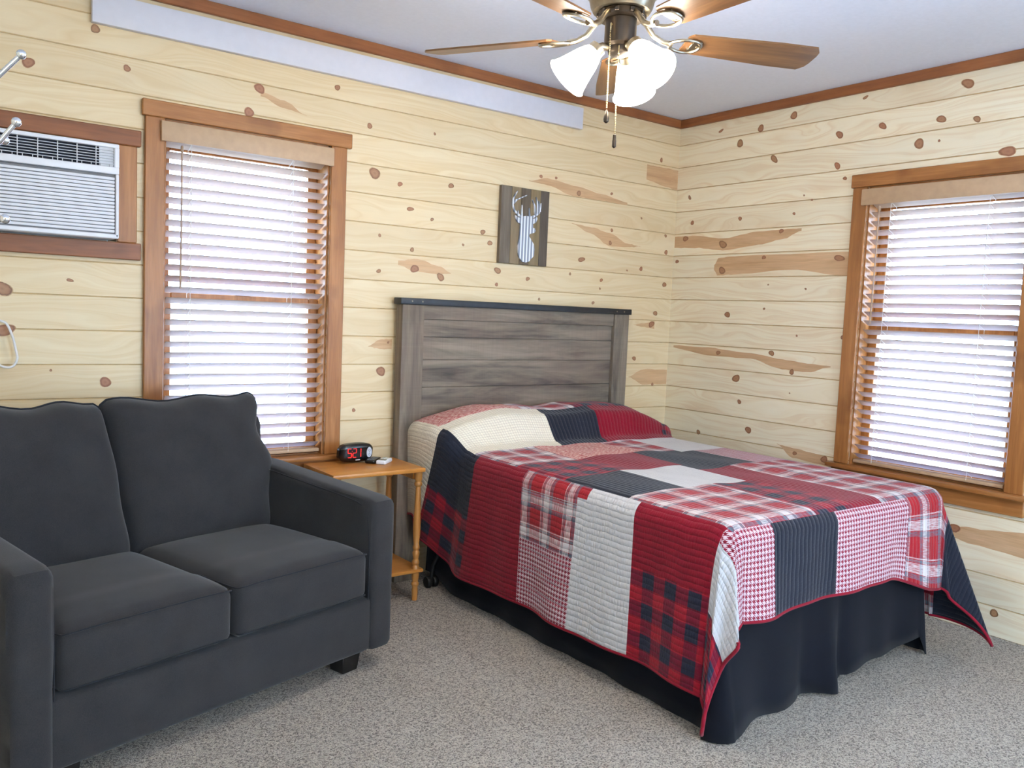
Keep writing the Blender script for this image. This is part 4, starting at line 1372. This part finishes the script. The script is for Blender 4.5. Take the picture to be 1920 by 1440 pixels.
# arms
for s in (0, 1):
    xa = -.0575 if s == 0 else WL + .0575
    bm = bmesh.new()
    def afn(p, q, xa=xa):
        # top slopes down to the front; front face very slightly crowned
        fy = (p.y + .43) / .86
        k = (p.z + .30) / .60
        dz = (.604 + .050 * min(1, max(0, fy / .75)) - .650) * max(0, k)
        wob = .004 * math.sin(p.y * 14 + p.z * 9)
        return Vector((p.x + (wob if abs(q.x) > .9 else 0) * q.x, p.y - .008 * (1 - q.x ** 2) * (1 if q.y < -.9 else 0), p.z + dz + .006 * (1 - q.x ** 2) * (1 if q.z > .9 else 0)))
    rcube(bm, (xa, .43, .0 + .36), (.118, .87, .580), .026, 18, afn)
    ar = obj('arm', bm, M_sofa, sf)
    xi = xa - .056 if s == 0 else xa + .056
    sgn = -1 if s == 0 else 1
    # seam where the arm top meets its inner side
    bm = bmesh.new()
    def ztop(y): return .604 + .050 * min(1, max(0, y / .645)) + .002
    pts = [(xi, .64, ztop(.64) - .014), (xi, .4, ztop(.4) - .014), (xi, .15, ztop(.15) - .014), (xi, .06, ztop(.05) - .020), (xi, .025, ztop(.02) - .045), (xi, .012, .50), (xi, .006, .40), (xi, .006, .09)]
    tube(bm, catmull(pts, 5), .0022, 8)
    obj('seam', bm, M_piping, ar)
# seat cushions
def seat(x0, x1, seed):
    bm = bmesh.new()
    sz = soft(.002, seed)
    def f(p, q):
        cr = (1 - q.x ** 4) * (1 - q.y ** 4)
        z = p.z + (.022 * cr if q.z > 0 else 0) * q.z
        y = p.y - .010 * (1 - q.x ** 2) * (1 - abs(q.z)) * (1 if q.y < 0 else 0)
        if q.y < -.3 and q.z > .2: z += .004
        return Vector((p.x, y, z)) + Vector((0, 0, sz(p)))
    rcube(bm, ((x0 + x1) / 2, .285, .350), (x1 - x0 - .004, .58, .165), .030, 18, f)
    c = obj('seat_cushion', bm, M_sofa, sf)
    bm = bmesh.new()
    xm, hw = (x0 + x1) / 2, (x1 - x0) / 2
    pts = [(xm - hw + .006, .20, .423), (xm - hw + .006, .05, .424), (xm - hw + .012, .010, .424)]
    for i in range(13):
        q = -.93 + 1.86 * i / 12
        pts.append((xm + q * hw, -.005 - .006 * (1 - q * q), .4265 + .006 * (1 - q ** 4)))
    pts += [(xm + hw - .012, .010, .424), (xm + hw - .006, .05, .424), (xm + hw - .006, .20, .423)]
    tube(bm, catmull(pts, 4), .0026, 8)
    for i in range(len(pts)): pts[i] = (pts[i][0], pts[i][1] + .001, .283)
    tube(bm, catmull(pts[2:-2], 4), .0022, 8)
    obj('piping', bm, M_piping, c)
seat(-1.166, -.658, 1.0); seat(-.654, -.121, 2.3)
# back cushions
def backc(x0, x1, seed, rc):
    bm = bmesh.new()
    xm = (x0 + x1) / 2; hw = (x1 - x0) / 2
    z0, z1 = .405, .925
    zm, hz = (z0 + z1) / 2, (z1 - z0) / 2
    def shape(qx, qz, side):   # side -1 front, +1 back
        # outline of the cushion: straight sides, slightly sagging top with lumps near the corners
        x = xm + hw * qx
        top = z1 - .008 * math.cos(qx * 7 + seed) - .012 * (1 - qx * qx) * .6
        cor = max(0, abs(qx) - .86) / .14
        top -= .032 * cor ** 2.2
        z = z0 + (top - z0) * (qz + 1) / 2
        wx = 1 + .015 * math.sin(qz * 6 + seed) * abs(qx)
        x = xm + hw * qx * wx
        f = (qz + 1) / 2
        if rc: x += -.045 * f * max(0, -qx) + .030 * max(0, qx) * math.exp(-((z - .66) / .07) ** 2) - .022 * max(0, qx) * math.exp(-((z - .80) / .06) ** 2)
        else: x += -.045 * f * max(0, qx)
        lean = .50 + .115 * (z - z0) / (z1 - z0)
        th = .095 * (max(0, 1 - abs(qx) ** 5) * max(0, 1 - abs(qz) ** 5)) ** .42
        yc = lean + .09
        return Vector((x, yc + side * th + .004 * math.sin(qx * 8 + qz * 5 + seed) * (1 - max(abs(qx), abs(qz)) ** 4), z))
    n = 22
    def mp(i): 
        q = -1 + 2 * i / n
        return math.sin(q * PI / 2) * .55 + q * .45
    fr_ = [[bm.verts.new(shape(mp(i), mp(j), -1)) for i in range(n + 1)] for j in range(n + 1)]
    bk_ = [[fr_[j][i] if i in (0, n) or j in (0, n) else bm.verts.new(shape(mp(i), mp(j), 1)) for i in range(n + 1)] for j in range(n + 1)]
    for j in range(n):
        for i in range(n):
            bm.faces.new((fr_[j][i], fr_[j][i + 1], fr_[j + 1][i + 1], fr_[j + 1][i]))
            bm.faces.new((bk_[j][i], bk_[j + 1][i], bk_[j + 1][i + 1], bk_[j][i + 1]))
    ed = [fr_[0][i].co.copy() for i in range(n + 1)] + [fr_[j][n].co.copy() for j in range(1, n + 1)] + [fr_[n][i].co.copy() for i in range(n - 1, -1, -1)] + [fr_[j][0].co.copy() for j in range(n - 1, 0, -1)]
    c = obj('back_cushion', bm, M_sofa, sf, angle=180)
    bm = bmesh.new(); loop_tube(bm, ed, .0045, 8)
    obj('piping', bm, M_piping, c, angle=180)
backc(-1.19, -.665, .4, 0); backc(-.672, -.100, 2.0, 1)
# feet
for x, y in ((-.155, .075), (WL + .155, .075), (-.155, .78), (WL + .155, .78)):
    bm = bmesh.new()
    vs = box(bm, (x, y, .040), (.085, .085, .080), .003, 1)
    for v in vs:
        k = 1 - .22 * (1 - v.co.z / .08)
        v.co.x = x + (v.co.x - x) * k; v.co.y = y + (v.co.y - y) * k
    obj('foot', bm, M_foot, sf)

# ------------------------------------------------------------------ light
w = bpy.data.worlds.new('sky'); scn.world = w; w.use_nodes = True
nt = w.node_tree
bg = nt.nodes['Background']
bg.inputs[0].default_value = (.52, .73, 1.0, 1)
bg.inputs[1].default_value = 18.0
def portal(loc_, rot, sx, sy):
    l = bpy.data.lights.new('portal', 'AREA'); l.shape = 'RECTANGLE'; l.size = sx; l.size_y = sy
    l.cycles.is_portal = True
    o = bpy.data.objects.new('sky_portal', l); o.location = loc_; o.rotation_euler = rot; COL.objects.link(o)
# area lights shine along local -Z
portal(((W1[0] + W1[1]) / 2, .16, (W1[2] + W1[3]) / 2), (-PI / 2, 0, 0), W1[1] - W1[0], W1[3] - W1[2])
portal((.16, (W2[0] + W2[1]) / 2, (W2[2] + W2[3]) / 2), (PI / 2, 0, PI / 2), W2[1] - W2[0], W2[3] - W2[2])
portal((.16, (W3[0] + W3[1]) / 2, (W3[2] + W3[3]) / 2), (PI / 2, 0, PI / 2), W3[1] - W3[0], W3[3] - W3[2])
portal((X0 - .13, (W4[0] + W4[1]) / 2, (W4[2] + W4[3]) / 2), (PI / 2, 0, -PI / 2), W4[1] - W4[0], W4[3] - W4[2])
portal(((D0[0] + D0[1]) / 2, Y0 - .13, 1.02), (PI / 2, 0, 0), D0[1] - D0[0], D0[3])

# ------------------------------------------------------------------ camera
cam = bpy.data.cameras.new('camera')
cam.sensor_fit = 'HORIZONTAL'; cam.sensor_width = 36.0
cam.lens = 1581.207 / 1920 * 36.0
cam.clip_start = .05
co = bpy.data.objects.new('camera', cam)
co.location = (-3.75730917, -3.47106299, 1.27102685)
co.rotation_mode = 'XYZ'
co.rotation_euler = (1.48929276, -.0422170196, -.640256723)
COL.objects.link(co)
scn.camera = co

vs_ = scn.view_settings
vs_.view_transform = 'Standard'; vs_.look = 'None'; vs_.gamma = 1.0; vs_.use_curve_mapping = False
vs_.exposure = 0.12
